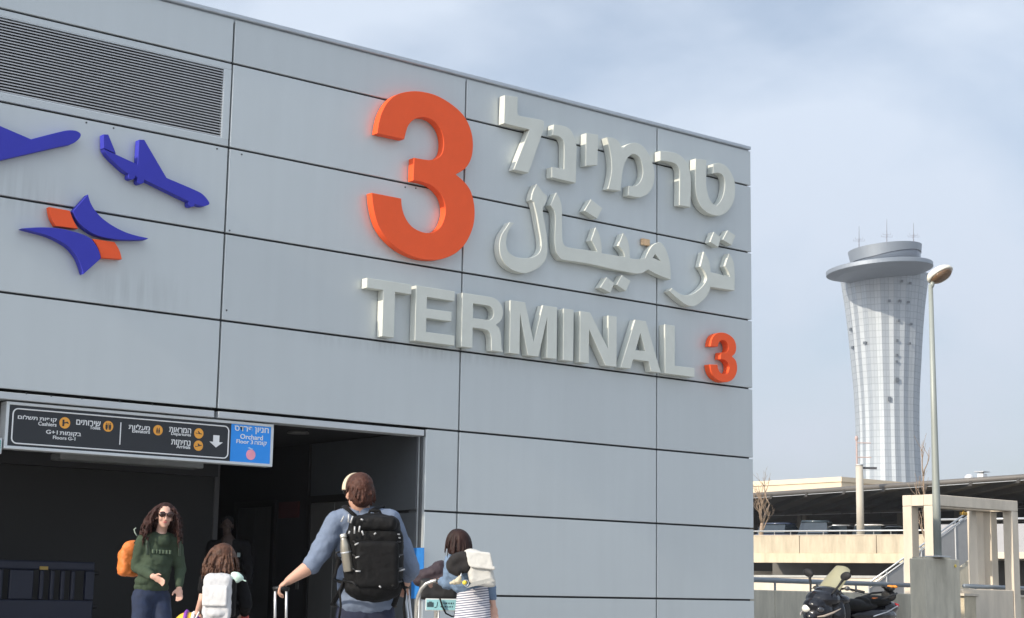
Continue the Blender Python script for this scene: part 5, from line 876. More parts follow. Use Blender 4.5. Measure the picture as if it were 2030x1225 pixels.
# short gathered hair with curls at the nape
rng = random.Random(4); b = MB(); b.ell(hc+UP*.035-mf*.018, .086, .103, .092, (hr, mf, UP), 24, 16); b.ell(hc-UP*.03-mf*.055, .078, .055, .078, (hr, mf, UP)); b.ell(hc+UP*.005-mf*.075+hr*.01, .066, .04, .07, (hr, mf, UP))
rts = []
for k in range(150):
    a = rng.uniform(.55*pi, 1.45*pi)*1; el = rng.uniform(-.5, .9); dr = (mf*cos(a)+hr*sin(a))*cos(el)+UP*sin(el)
    rts.append((hc+UP*.02-mf*.015+Vector((dr.x*.083, dr.y*.083, dr.z*.083)), dr*.35-UP*.55+Vector((rng.uniform(-.25,.25), rng.uniform(-.25,.25), 0))))
strands(b, rts, .075, .0055, .0035, .25, rng, 6); b.fuse('hair', mat('hair_brown', (.060, .023, .015), .6, 0, .45, 30, .3, 90, spec=.25), man, .005, 1, .009, .02)
b = MB(); nb = 26; pts = []
for i in range(nb+1):
    a = pi*i/nb; pts.append(hc+UP*.010 + hr*(.094*cos(a)) + UP*(.114*sin(a)) + mf*.022 + mf*.02*sin(a))
for o in (-.011, 0, .011): b.tube([p+mf*o*(.6+.8*abs(cos(pi*i/nb))) for i, p in enumerate(pts)], [.0045+.005*abs(cos(pi*i/nb)) for i in range(nb+1)], 6)
b.fuse('headband', mat('headband_cream', (.58, .48, .34), .5, 0, .05), man, .004, 2)
b = MB(); 
for s in (-1, 1): b.tube([hc+hr*s*.082+UP*.012-mf*.02, hc+hr*s*.082+UP*.012+mf*.085, hc+hr*s*.06+UP*.008+mf*.10], .0035, 6); b.ell(hc+hr*s*.036+UP*.002+mf*.106, .030, .008, .022, (hr, mf, UP))
b.build('sunglasses', M_blackp, man, True)
# backpack
BX, BY, BZ = HR, HF, (UP*.992-HF*.12).normalized()
bp = thing('backpack', 'large black hiking backpack with buckled straps on the back of the person in blue grey', 'backpack', P(742, 1187, -.22))
bc = P(741, 1103, -.225); b = MB()
pack_box(b, bc-UP*.02, .375, .42, .19, (BX, BY, BZ), .07); b.ell(bc+UP*.17, .165, .10, .11, (BX, BY, BZ)); b.ell(bc-UP*.20, .185, .115, .09, (BX, BY, BZ)); pack_box(b, bc+UP*.06, .33, .40, .17, (BX, BY, BZ), .06)
b.fuse('main_bag', M_black, bp, .011, 4, .018, .07)
b = MB(); pack_box(b, bc-UP*.055-HF*.115+HR*.035, .27, .30, .07, (BX, BY, BZ), .03); b.fuse('front_pocket', M_black, bp, .009, 3, .012, .05)
b = MB(); pack_box(b, bc+UP*.205-HF*.03, .30, .10, .21, (BX, BY, BZ), .04); b.fuse('top_lid', mat('black_nylon_lid', (.006, .006, .0065), .7, 0, .3, 14, .2, 60, spec=.2), bp, .009, 3, .014, .05)
for s, q in ((-1, shL), (1, shR)):
    b = MB(); nk = P(716+s*24, 1018, -.06)
    b.tube([bc+UP*.22+HR*s*.09+HF*.08, nk+UP*.02, nk.lerp(q, .45)+UP*.075+HF*.05, q-HR*s*.045+HF*.13-UP*.03, chest+HR*s*.15+HF*.16-UP*.05, waist+HR*s*.19+HF*.02, bc-UP*.18+HR*s*.17+HF*.06], .024, 8, flat=.45); b.build('shoulder_strap', M_black, bp, True)
M_buck = mat('buckle_grey', (.42, .42, .42), .4, .2)
b0 = bc-HF*.13
for cxp, cyp, dx, dy in ((600,485,10,-22),(645,480,0,-30),(668,490,8,-26),(690,568,0,-26),(725,560,3,-22),(750,590,-6,-16),(650,585,3,-10),(705,672,14,-8),(712,770,16,-5),(715,876,18,0),(842,595,6,-6),(958,590,2,-16),(1005,600,22,0),(1012,625,20,2),(1010,765,16,0),(1040,868,24,-8),(880,992,4,4),(745,490,5,2)):
    p = P(520+cxp/3.769, 900+cyp/3.769, 0); dd = (b0-p).dot(HF) + (.06 if cxp > 940 or cxp < 640 else (-.03 if cyp > 650 and cxp > 780 else .0)); p = at(520+cxp/3.769, 900+cyp/3.769, D+dd-.015)
    v = HR*dx/3.769/px_m - UP*dy/3.769/px_m; v = v.normalized()*max(.008, v.length) if v.length else HR*.01
    b = MB(); b.tube([p-v, p+v], .0055, 6); b.build('buckle', M_buck, bp, True)
for s in (-1, 1):
    b = MB(); b.tube([bc-UP*.14+HR*s*.185, bc-UP*.22+HR*s*.21-HF*.02, bc-UP*.32+HR*s*(.20), bc-UP*.40+HR*s*.21], .011, 6, flat=.5); b.tube([bc-UP*.17+HR*s*.18, waist-UP*.16+HR*s*.20-HF*.02, waist-UP*.17+HR*s*.20+HF*.08], .018, 8, flat=.4); b.build('hip_strap', M_black, bp, True)
for k in range(4):
    z = .10-.085*k; b = MB(); b.tube([bc+UP*z+HR*-.185-HF*.02, bc+UP*(z-.01)-HR*.12-HF*.115, bc+UP*(z-.035)-HR*.09-HF*.125], .006, 6); b.build('compression_strap', M_blackp, bp, True); b = MB(); b.tube([bc+UP*z+HR*.185-HF*.02, bc+UP*(z-.01)+HR*.16-HF*.115, bc+UP*(z-.03)+HR*.13-HF*.13], .006, 6); b.build('compression_strap', M_blackp, bp, True)
b = MB(); b.tube([bc+UP*.245-HR*.05-HF*.02, bc+UP*.29-HR*.03-HF*.02, bc+UP*.29+HR*.03-HF*.02, bc+UP*.245+HR*.05-HF*.02], .010, 8); b.build('grab_loop', M_black, bp, True)
# steel bottle in the side pocket
b0_, b1_ = P(692, 1133, -.31), P(680, 1058, -.31); ax = (b1_-b0_).normalized(); L = (b1_-b0_).length
bo = thing('water_bottle', 'slim brushed steel water bottle clipped to the left side of the black backpack', 'bottle', b0_)
ox = ax.orthogonal().normalized(); oy = ax.cross(ox)
MB().lathe(b0_, [(.001, 0), (.031, .003), (.034, .012), (.034, L*.60), (.031, L*.70), (.021, L*.86), (.019, L*.90)], 28, axis=(ox, oy, ax), cap=True).build('flask', mat('bottle_steel', (.38, .35, .29), .3, .75, .06), bo, True)
MB().lathe(b0_, [(.021, L*.902), (.022, L*.92), (.021, L*.985), (.012, L)], 24, axis=(ox, oy, ax), cap=True).build('cap', mat('bottle_cap', (.60, .58, .52), .35, .6), bo, True)
MB().lathe(b0_, [(.0352, L*.50), (.0358, L*.505), (.0358, L*.535), (.0352, L*.54)], 24, axis=(ox, oy, ax)).build('band', M_alu, bo, True)
b = MB(); q = b0_+ax*L*.52; b.tube([q+ox*0+(HR*-.036), q-HR*.06-UP*.005, q-HR*.065-UP*.03, q-HR*.03-UP*.04], .006, 6); b.build('carry_loop', M_blackp, bo, True)

def suitcase(label, p0, hh, m, w=.42, h=.62, d=.26, ax_=HR, gap=.072, handle=True, grip=None):
    """p0: ground point under the handle; hh: handle height"""
    t = thing('suitcase', label, 'suitcase', p0); fwd = UP.cross(ax_).normalized()
    b = MB(); b.obox(p0+UP*(.07+h/2)+fwd*(d/2+.03), ax_*w/2, fwd*d/2, UP*h/2, .045, 3)
    b.build('shell', m, t, True)
    if handle:
        for s in (-1, 1): b = MB(); b.cyl(p0+ax_*s*gap/2+UP*(.07+h-.02)+fwd*.06, p0+ax_*s*gap/2+UP*(hh-.012), .0085, .0085, 10); b.build('handle_tube', M_alu, t, True)
        b = MB(); b.tube([p0+UP*hh-ax_*(gap/2+.015), p0+UP*(hh+.006), p0+UP*hh+ax_*(gap/2+.015)], .016, 10); b.build('grip', M_blackp, t, True)
    for sx in (-1, 1):
        for sy in (.06, d-.0):
            b = MB(); c = p0+ax_*sx*(w/2-.05)+fwd*sy+UP*.035; b.cyl(c-ax_*.012, c+ax_*.012, .035, .035, 14); b.build('wheel', M_blackp, t, True)
    for k in range(3):
        b = MB(); c = p0+UP*(.07+h/2)+ax_*(k-1)*w*.27+fwd*(.031); b.obox(c, ax_*.012, fwd*.005, UP*h*.36, .004, 1); b.build('rib', m, t)
    return t
gp = P(557, 1168, -.2); g0 = Vector((gp.x, gp.y, .0))
suitcase('suitcase with a raised twin tube handle under the outstretched left hand of the backpacker', g0, gp.z, mat('suitcase_navy', (.02, .025, .05), .45, 0, .1))
gp = P(806, 1164, .30); g0 = Vector((gp.x, gp.y, 0)); ax2 = (HR*.35+HF*.94).normalized()
suitcase('pale blue grey suitcase held in the right hand of the backpacker', g0, gp.z, mat('suitcase_pale', (.42, .46, .58), .45, 0, .08), w=.38, h=.54, ax_=-ax2, gap=.05)

# ---- woman in the green sweatshirt -------------------------------------------------------------
D = 15.5; P = frame(D); gw = ground(302, D)
wm = thing('person', 'person with long curly dark hair and sunglasses in a green sweatshirt', 'person', gw)
wf = (-HF*.93 + HR*.36).normalized(); wr = Vector((-wf.y, wf.x, 0)).normalized()   # wr = towards the right of the picture
bf = (-HF*.75 + HR*.62).normalized(); br_ = Vector((-bf.y, bf.x, 0)).normalized()
hc = P(326, 1023, 0); tl = (UP*.99 + HR*.08).normalized()
neck = P(320, 1052, .03); shL, shR = P(284, 1074, -.02), P(347, 1076, .10); chest = P(314, 1095, .04); waist = P(306, 1140, .05); hip = P(300, 1170, .06)
elL, wrL = P(272, 1123, .02), P(304, 1143, -.20); elR, wrR = P(357, 1128, .14), P(355, 1165, .02)
fL, fR = gw-br_*.10-bf*.05, gw+br_*.12+bf*.22
b = MB(); head(b, hc, wf, .215, tl); b.chain([hc-tl*.07-wf*.015, neck, neck-UP*.05], [.048, .050, .06])
b.chain([neck-UP*.05, chest, waist, hip], [.05, .065, .06, .07]); b.chain([shL, elL], [.042, .038]); b.chain([elL, elL.lerp(wrL, .4), wrL], [.038, .037, .026]); b.chain([shR, elR], [.042, .038]); b.chain([elR, elR.lerp(wrR, .4), wrR], [.038, .036, .026]); b.chain([neck-UP*.08, shL], [.035, .035]); b.chain([neck-UP*.08, shR], [.035, .035])
hand(b, wrL, HR*.86-UP*.42-HF*.1, .88, 1, .35, (HF+UP*.4).normalized()); hand(b, wrR, -UP*.95+HR*.12-HF*.2, .88, -1, .38, HF)
legs(b, hip, fL, fR, br_, bf); b.fuse('body', M_skin2, wm, .0075, 2)
b = MB(); lp0 = hc-tl*.060+wf*.090; b.ell(lp0+tl*.004, .021, .008, .005, (wr, wf, tl), 12, 8); b.ell(lp0-tl*.004, .018, .009, .005, (wr, wf, tl), 12, 8); b.build('lips', mat('lips', (.42, .13, .12), .45), wm, True)
b = MB(); b.ell(P(313, 1090, .05), .152, .115, .14, (br_, bf, UP)); b.ell(P(311, 1110, .03), .152, .125, .12, (br_, bf, UP)); b.ell(waist, .155, .12, .16, (br_, bf, UP)); b.ell(P(301, 1152, .05), .165, .125, .07, (br_, bf, UP))
b.chain([neck-UP*.065, shL], [.068, .07]); b.chain([neck-UP*.065, shR], [.068, .07]); b.ell(neck-UP*.085+bf*.03, .085, .075, .06, (br_, bf, UP)); b.ell(hip+UP*.03, .168, .132, .075, (br_, bf, UP)); b.ell(P(307, 1128, .03), .162, .125, .12, (br_, bf, UP)); b.chain([shL, shL.lerp(elL, .5), elL, elL.lerp(wrL, .85)], [.073, .068, .060, .042]); b.chain([shR, shR.lerp(elR, .5), elR, elR.lerp(wrR, .85)], [.070, .064, .057, .040])
b.fuse('sweatshirt', mat('sweatshirt_green', (.046, .066, .043), .9, 0, .10, 8, .15, 60, spec=.2), wm, .010, 2, .022, .075)
trousers('jeans', hip-UP*.06, fL, fR, br_, bf, mat('denim_blue', (.012, .022, .055), .85, 0, .3, 14, .15, 90), wm, .95); shoes(wm, (fL, fR), bf)
# faint printed letters across the chest
pr_ = MB()
for i, w_ in enumerate((.7, .25, .5, .6, .55, .5)):
    p = P(303+i*7.4, 1092+i*.4, 0); c = p - HF*0
    q = at(304+i*6.6, 1093+i*.3, D-.085+.010*i)
    pr_.obox(q, br_*.010*w_*1.6, bf*.012, UP*.018, .003, 1)
pr_.build('print', mat('print_green', (.085, .12, .078), .9), wm)
rng = random.Random(8); b = MB(); b.ell(hc+tl*.040-wf*.028, .092, .095, .088, (wr, wf, tl), 24, 16); b.ell(hc-tl*.03-wf*.06, .10, .06, .10, (wr, wf, tl)); rts = []
for k in range(230):
    a = rng.uniform(-1, 1)*2.55; el = rng.uniform(-.35, 1.0); dr = (-wf*cos(a)+wr*sin(a))*cos(el)+tl*sin(el)
    if dr.dot(wf) > .50 and el < .75: continue
    rts.append((hc+tl*.03-wf*.02+dr*.082, dr*.45 - UP*.42 - wr*(.45 if dr.dot(wr) < .1 else .12)))
strands(b, rts, .31, .0075, .016, .22, rng, 11, 1.2); b.fuse('hair', mat('hair_dark', (.030, .010, .007), .6, 0, .5, 18, .3, 70, spec=.25), wm, .0065, 1, .012, .025)
b = MB()
for s in (-1, 1): b.ell(hc+wr*s*.036+tl*.012+wf*.098, .031, .010, .027, (wr, wf, tl), 16, 10)
b.tube([hc+wr*-.08+tl*.016, hc+wr*-.066+tl*.016+wf*.085, hc+tl*.018+wf*.108, hc+wr*.066+tl*.016+wf*.085, hc+wr*.08+tl*.016], .004, 6); b.build('sunglasses', mat('sunglass_brown', (.03, .012, .008), .15), wm, True)
ob = thing('backpack', 'small orange backpack on the back of the person in the green sweatshirt', 'backpack', P(258, 1138, .15))
oc = P(263, 1108, .16); b = MB(); b.obox(oc-UP*.03, br_*.14-bf*0, bf*.07, UP*.13, .05, 3); b.ell(oc+UP*.09, .115, .065, .085, (br_, bf, UP)); b.ell(oc-UP*.09+HR*-.02, .13, .085, .06, (br_, bf, UP)); b.fuse('bag', mat('orange_nylon', (.62, .17, .030), .6, 0, .12, 10, .2, 50), ob, .010, 3, .022, .06)
for q in (shL, shR): b = MB(); b.tube([oc+UP*.12, q+UP*.07-bf*.04, q+UP*.045+bf*.07, q-UP*.12+bf*.10], .018, 8, flat=.5); b.build('shoulder_strap', mat('strap_green', (.05, .075, .05), .7), ob, True)
b = MB(); p = P(272, 1056, .1); b.tube([p-UP*.03, p-HR*.02, p-HR*.03+UP*.03, p-HR*.012+UP*.045], .006, 6); b.build('haul_loop', mat('loop_pale', (.30, .36, .30), .6), ob, True)

# ---- dark clothed person further inside ---------------------------------------------------------
D = 22.3; P = frame(D); gd = ground(454, D)
dm = thing('person', 'person in black clothes standing in the dark entrance behind the girl with the grey backpack', 'person', gd)
hc = P(450, 1041); neck = P(452, 1066, .02); shL, shR = P(421, 1083), P(486, 1083); elL, wrL, elR, wrR = P(412, 1125, -.05), P(432, 1155, -.2), P(494, 1130, .0), P(490, 1168, -.1)
chest, waist, hip = P(453, 1095), P(453, 1140), P(453, 1172); fL, fR = gd-HR*.12, gd+HR*.12-HF*.2; df = -HF
b = MB(); head(b, hc, (df+HR*.1).normalized(), .225); b.chain([hc-UP*.08, neck, neck-UP*.05], [.055, .058, .06]); b.chain([neck-UP*.05, chest, waist, hip], [.1, .13, .12, .12])
for s_, e_, w_ in ((shL, elL, wrL), (shR, elR, wrR)): b.chain([neck-UP*.08, s_, e_, w_], [.06, .055, .045, .03])
hand(b, wrL, HR*.5-UP*.8, 1, 1, .5, HF); hand(b, wrR, -UP, 1, -1, .5, HF); legs(b, hip, fL, fR, HR, df); b.fuse('body', mat('skin_shade', (.035, .02, .015), .7), dm, .009, 3)  # skin colour darkened to stand in for the shade inside the entrance
b = MB(); b.ell(chest, .19, .13, .15, (HR, HF, UP)); b.ell(waist, .175, .13, .2, (HR, HF, UP)); b.ell(hip, .18, .13, .10, (HR, HF, UP))
for s_, e_, w_ in ((shL, elL, wrL), (shR, elR, wrR)): b.chain([neck-UP*.075, s_], [.075, .08]); b.chain([s_, e_, e_.lerp(w_, .9)], [.085, .066, .045])
b.fuse('jacket', M_cloth_b, dm, .012, 3, .02, .06); trousers('trousers', hip-UP*.06, fL, fR, HR, df, M_cloth_b, dm); shoes(dm, (fL, fR), df)
b = MB(); b.ell(hc+UP*.045+HF*.02, .088, .10, .085, (HR, HF, UP)); b.ell(hc-UP*.01+HF*.05, .085, .07, .09, (HR, HF, UP)); b.fuse('hair', M_cloth_b, dm, .009, 2, .01, .03)
b = MB(); q = P(473, 1100, -.12); b.obox(q, HR*.022, HF*.006, UP*.03, .004, 1); b.build('badge', mat('badge_grey', (.16, .20, .20), .5), dm)

# ---- girl with the grey backpack -----------------------------------------------------------------
D = 13.5; P = frame(D); gg = ground(437, D)
g1 = thing('person', 'girl with loose brown hair and a light grey backpack seen from behind', 'person', gg)
hc = P(443, 1106, .02); gf = (HF*.97+HR*.2).normalized(); gr_ = Vector((gf.y, -gf.x, 0))
neck = P(442, 1138, .02); shL, shR = P(408, 1150, .02), P(474, 1152, .02); elL, wrL = P(401, 1188, -.04), P(392, 1212, .02); elR, wrR = P(487, 1196, .0), P(484, 1216, .12)
chest, waist, hip = P(440, 1170, .02), P(438, 1210, .03), P(437, 1244, .04); fL, fR = gg-HR*.09+HF*.12, gg+HR*.09-HF*.08
b = MB(); head(b, hc, gf, .205); b.chain([hc-UP*.07, neck, neck-UP*.04], [.042, .044, .05]); b.chain([neck-UP*.04, chest, waist, hip], [.05, .06, .06, .06])
for s_, e_, w_ in ((shL, elL, wrL), (shR, elR, wrR)): b.chain([neck-UP*.06, s_, e_, w_], [.03, .036, .033, .023])
hand(b, wrL, -UP*.9-HR*.25, .85, 1, .7, HF); hand(b, wrR, HF*.5-UP*.6, .85, -1, .8, UP); legs(b, hip, fL, fR, HR, HF, .8); b.fuse('body', M_skin2, g1, .0075, 2)
b = MB(); b.ell(chest, .135, .10, .13, (HR, HF, UP)); b.ell(waist, .135, .105, .17, (HR, HF, UP)); b.ell(hip, .14, .11, .09, (HR, HF, UP)); b.chain([neck-UP*.045, shL], [.05, .056]); b.chain([neck-UP*.045, shR], [.05, .058]); b.chain([shL, shL.lerp(elL, .55)], [.058, .052]); b.chain([shR, elR, elR.lerp(wrR, .85)], [.064, .056, .040])
b.fuse('top', M_cloth_b, g1, .010, 2, .015, .05); trousers('trousers', hip-UP*.04, fL, fR, HR, HF, M_cloth_b, g1, .78); shoes(g1, (fL, fR), HF, .8)
rng = random.Random(12); b = MB(); b.ell(hc+UP*.03-gf*.012, .090, .100, .090, (gr_, gf, UP), 24, 16); b.ell(hc-UP*.05-gf*.045, .105, .055, .10, (gr_, gf, UP)); b.ell(hc-UP*.11-gf*.05-HR*.02, .12, .04, .06, (gr_, gf, UP)); rts = []
for k in range(230):
    a = rng.uniform(-1, 1)*2.3; el = rng.uniform(-.2, 1.1); dr = (-gf*cos(a)+gr_*sin(a))*cos(el)+UP*sin(el); rts.append((hc+UP*.025+dr*.088, dr*.42-gr_*.16-UP*rng.uniform(.35,.8)))
strands(b, rts, .235, .006, .009, .22, rng, 9, 1.1); b.fuse('hair', mat('hair_chestnut', (.070, .028, .014), .55, 0, .5, 22, .3, 80, spec=.35), g1, .0052, 1, .010, .022)
gb = thing('backpack', 'light grey backpack with a flap pocket on the back of the girl in black', 'backpack', P(430, 1226, -.15))
gc = P(432, 1182, -.17); b = MB(); b.obox(gc, HR*.118, HF*.065, UP*.18, .055, 3); b.ell(gc+UP*.11, .10, .06, .075, (HR, HF, UP)); b.ell(gc-UP*.13, .125, .085, .06, (HR, HF, UP)); M_gp = mat('grey_nylon', (.50, .50, .51), .75, 0, .06, 8, .15, 60); b.fuse('bag', M_gp, gb, .009, 3, .016, .06)
b = MB(); b.obox(P(426, 1181, -.245), HR*.100, HF*.012, UP*.082, .012, 2); b.fuse('flap', mat('grey_nylon_pale', (.58, .575, .575), .75, 0, .05, 8, .1, 60), gb, .007, 2, .010, .05)
b = MB(); b.obox(P(429, 1216, -.235), HR*.108, HF*.02, UP*.055, .02, 2); b.fuse('pocket', M_gp, gb, .008, 2, .010, .05)
b = MB(); b.obox(P(462, 1185, -.14), HR*.022, HF*.06, UP*.15, .02, 2); b.fuse('side_panel', M_black, gb, .008, 2)
for s, q in ((-1, shL), (1, shR)): b = MB(); b.tube([gc+UP*.14+HR*s*.06+HF*.04, q-HR*s*.04+UP*.055, q-HR*s*.03+UP*.0+HF*.1, chest+HR*s*.10+HF*.12-UP*.08, gc-UP*.14+HR*s*.11+HF*.06], .017, 8, flat=.5); b.build('shoulder_strap', M_black, gb, True)
q = P(470, 1143, -.13); cpm = MB(); cpm.ell(q, .055, .035, .035, ((HR*.9-UP*.4).normalized(), HF, (UP*.9+HR*.4).normalized())); cpm.ell(q-UP*.02-HR*.01, .045, .03, .03, (HR, HF, UP)); cpm.tube([q+HR*.03-UP*.02, q+HR*.075-UP*.035], .012, 8, flat=.5)
tag(cpm.fuse('sun_hat', mat('mint_cloth', (.50, .66, .58), .8, 0, .06), None, .006, 2, .008, .03), 'crumpled pale mint cloth hat tucked at the top right of the light grey backpack', 'hat')
# bright children's case at her left hand
kc = thing('suitcase', 'bright yellow and purple small case at the left hand of the girl with loose hair', 'suitcase', gg-HR*.24+HF*.05)
c0_ = P(372, 1240, .03); b = MB(); b.ell(c0_, .115, .09, .108, (HR, HF, UP)); b.fuse('shell', mat('kids_yellow', (.75, .42, .04), .4, 0, .1, 5), kc, .009, 2)
for i, (o, cl_) in enumerate(((-.01, 'purple'), (.05, 'white'), (.085, 'purple'))):
    b = MB(); nn = 14; b.tube([c0_+HR*o+UP*(.112*sqrt(max(0, 1-(o/.118)**2))*sin(pi*k/nn))+HF*(.095*sqrt(max(0, 1-(o/.118)**2))*cos(pi*k/nn))*-1 for k in range(nn+1)], .016, 6); b.build('stripe', mat('kids_'+cl_, (.20, .04, .35) if cl_ == 'purple' else (.75, .72, .72), .4), kc, True)
b = MB(); q0, q1 = P(388, 1226, -.02), P(395, 1213, -.02); b.tube([c0_+UP*.10+HR*.03, q0, q1], .008, 8); b.build('handle', M_swhite, kc, True)
for s in (-1, 1):
    b = MB(); c = Vector((c0_.x, c0_.y, .05))+HR*s*.09; b.cyl(c-HF*.02, c+HF*.02, .05, .05, 16); b.cyl(c+UP*.03, c_:=Vector((c.x, c.y, c0_.z-.06)), .012, .012, 8); b.build('wheel', M_blackp, kc)
q = P(486, 1222, .13); b = MB(); b.obox(q-UP*.02, HR*.03, HF*.02, UP*.03, .01, 2); b.tube([q-UP*.05, Vector((q.x, q.y, .05))], .008, 8); b.obox(Vector((q.x, q.y, .16)), HR*.12, HF*.09, UP*.14, .03, 2)
tag(b.build('suitcase', mat('case_red', (.45, .06, .05), .5)), 'dark red case handle under the right hand of the girl with loose hair', 'suitcase')

# ---- girl pushing the luggage trolley -------------------------------------------------------------
D = 13.3; P = frame(D); g2g = ground(925, D)
g2 = thing('person', 'girl with a dark bob in a denim jacket and striped dress pushing the luggage trolley', 'person', g2g)
hc = P(909, 1077, .0); gf = (HF*.80-HR*.60).normalized(); gr_ = Vector((gf.y, -gf.x, 0)); tl = (UP*.97-HR*.12).normalized()
neck = P(917, 1100, .0); shL, shR = P(896, 1113, .06), P(946, 1112, -.04); elL, wrL = P(889, 1156, .05), P(874, 1152, .22); elR, wrR = P(972, 1165, .05), P(978, 1200, .02)
chest, waist, hip = P(926, 1130, .02), P(934, 1180, .02), P(936, 1215, .02); fL, fR = g2g-HR*.08+HF*.15, g2g+HR*.09-HF*.05
b = MB(); head(b, hc, gf, .205, tl); b.chain([hc-tl*.07, neck, neck-UP*.04], [.042, .044, .05]); b.chain([neck-UP*.04, chest, waist, hip], [.05, .06, .06, .07])
for s_, e_, w_ in ((shL, elL, wrL), (shR, elR, wrR)): b.chain([neck-UP*.06, s_, e_, w_], [.03, .036, .033, .023])
hand(b, wrL, P(862, 1151, .25)-wrL, .88, 1, .7, UP); hand(b, wrR, -UP*.95+HR*.1, .88, -1, .4, HF); legs(b, hip, fL, fR, HR, HF, .85); b.fuse('body', M_skin2, g2, .0075, 2)
M_den = mat('denim_jacket', (.125, .185, .275), .85, 0, .16, 20, .2, 90)
b = MB(); b.ell(P(922, 1128, .02), .15, .11, .13, (HR, HF, UP)); b.ell(P(928, 1155, .02), .145, .11, .10, (HR, HF, UP)); b.chain([neck-UP*.04, shL], [.055, .062]); b.chain([neck-UP*.04, shR], [.055, .062]); b.chain([shL, shL.lerp(elL, .5), elL, elL.lerp(wrL, .8)], [.064, .058, .054, .040]); b.chain([shR, shR.lerp(elR, .5), elR, elR.lerp(wrR, .5)], [.064, .056, .048, .040])
b.fuse('jacket', M_den, g2, .010, 2, .02, .05)
# striped dress
def striped():
    m_ = mat('dress_stripes', (.7, .7, .72), .85, 0, .03); t = m_.node_tree; bs_ = t.nodes['Principled BSDF']
    c = t.nodes.new('ShaderNodeTexCoord'); w = t.nodes.new('ShaderNodeTexWave'); w.wave_type = 'BANDS'; w.bands_direction = 'Z'; w.inputs['Scale'].default_value = 17; w.inputs['Distortion'].default_value = .6; w.inputs['Detail'].default_value = 0; w.inputs['Detail Scale'].default_value = .5
    mp_ = t.nodes.new('ShaderNodeMapping'); mp_.inputs['Rotation'].default_value = (0.08, .10, 0); t.links.new(c.outputs['Object'], mp_.inputs[0]); t.links.new(mp_.outputs[0], w.inputs['Vector'])
    r = t.nodes.new('ShaderNodeValToRGB'); r.color_ramp.elements[0].position = .36; r.color_ramp.elements[0].color = (.13, .135, .20, 1); r.color_ramp.elements[1].position = .50; r.color_ramp.elements[1].color = (.62, .62, .65, 1)
    t.links.new(w.outputs['Fac'], r.inputs[0]); t.links.new(r.outputs[0], bs_.inputs['Base Color']); return m_
b = MB(); wz = P(938, 1165, .02)
b.lathe(wz, [(.02, .12), (.115, .10), (.122, 0), (.132, -.10), (.142, -.22), (.175, -.48), (.19, -.56), (.18, -.565), (.02, -.5)], 40, lambda k, z: 1+.05*sin(k*2*pi/40*7)*min(1, max(0, -z*2.5)), axis=(HR, HF*.75, UP), cap=True)
b.build('dress', striped(), g2, True)
shoes(g2, (fL, fR), HF, .85, mat('shoe_pale', (.5, .5, .5), .6))
rng = random.Random(21); b = MB(); b.ell(hc+tl*.028-gf*.012, .088, .100, .088, (gr_, gf, tl), 28, 18)
n_ = 40; prof = [(.086, .03), (.093, -.02), (.098, -.06), (.094, -.085), (.06, -.09)]
b.lathe(hc-gf*.014, [(.02, .05)]+prof+[(.02, -.06)], 44, lambda k, z: 1+.012*sin(k*3.1)+.012*cos(k*5.3), axis=(gr_, gf, tl), cap=True)
rts = []
for k in range(170):
    a = rng.uniform(-1, 1)*2.45; el = rng.uniform(.0, 1.3); dr = (-gf*cos(a)+gr_*sin(a))*cos(el)+tl*sin(el); rts.append((hc+tl*.025-gf*.012+dr*.089, dr*.35-UP*.5))
strands(b, rts, .135, .006, .002, .35, rng, 7, .25)
b.fuse('hair', mat('hair_bob', (.022, .009, .007), .6, 0, .45, 25, .25, 80, spec=.25, stretch=(1, 1, .15)), g2, .005, 0)
b = MB(); b.tube([neck+UP*.005+HR*(.07*cos(a))+HF*(.06*sin(a)) for a in [2*pi*i/16 for i in range(16)]], .018, 8, True); b.fuse('collar', mat('collar_floral', (.52, .40, .40), .8, 0, .6, 40), g2, .007, 2)
wb = thing('backpack', 'white boxy backpack hanging from the right shoulder of the girl in the striped dress', 'backpack', P(952, 1165, -.2))
wc = P(951, 1128, -.17); wa = ((HR*.97-UP*.10).normalized(), HF, (UP*.97-HR*-.0-HR*.22).normalized())
M_wp = mat('white_nylon', (.50, .49, .455), .75, 0, .05, 8, .1, 60)
b = MB(); b.obox(wc, wa[0]*.105, HF*.075, wa[2]*.135, .035, 3); b.ell(wc+wa[2]*.11-HR*.02, .085, .06, .05, wa); b.fuse('bag', M_wp, wb, .008, 3, .012, .06)
b = MB(); b.obox(P(951, 1109, -.248), wa[0]*.100, HF*.012, wa[2]*.065, .012, 2); b.obox(P(957, 1124, -.255), wa[0]*.098, HF*.016, UP*.014, .006, 1); b.fuse('flap', mat('white_nylon_flap', (.54, .53, .495), .75, 0, .04), wb, .006, 1, .008, .05)
b = MB(); b.hexa([P(924, 1166, -.26), P(981, 1152, -.26), P(981, 1152, -.12), P(924, 1166, -.12), P(937, 1154, -.262), P(975, 1145, -.262), P(975, 1145, -.12), P(937, 1154, -.12)]); b.build('base', mat('white_nylon_base', (.40, .40, .375), .75), wb)
b = MB(); b.tube([wc+wa[2]*.13-HR*.03+HF*.05, shR+UP*.065, shR+HF*.10-UP*.03, wc-wa[2]*.1+HF*.16], .018, 8, flat=.5); b.tube([wc+wa[2]*.13+HR*.02+HF*.05, shR+HR*.03+UP*.05, shR+HF*.09+HR*.03-UP*.1], .016, 8, flat=.5); b.build('shoulder_strap', M_wp, wb, True)
np_ = MB(); pc = P(913, 1117, -.20); R0_ = .072; ptsn = []
for k in range(15):
    a = radians(-60+ 300*k/14); ptsn.append(pc+(HR*.93+UP*.36)*(R0_*1.0*cos(a))+(UP*.93-HR*.36)*(R0_*.62*sin(a)))
np_.tube(ptsn, .048, 12); np_.ell(ptsn[0], .05); np_.ell(ptsn[-1], .05); np_.ell(pc, .06, .04, .05)
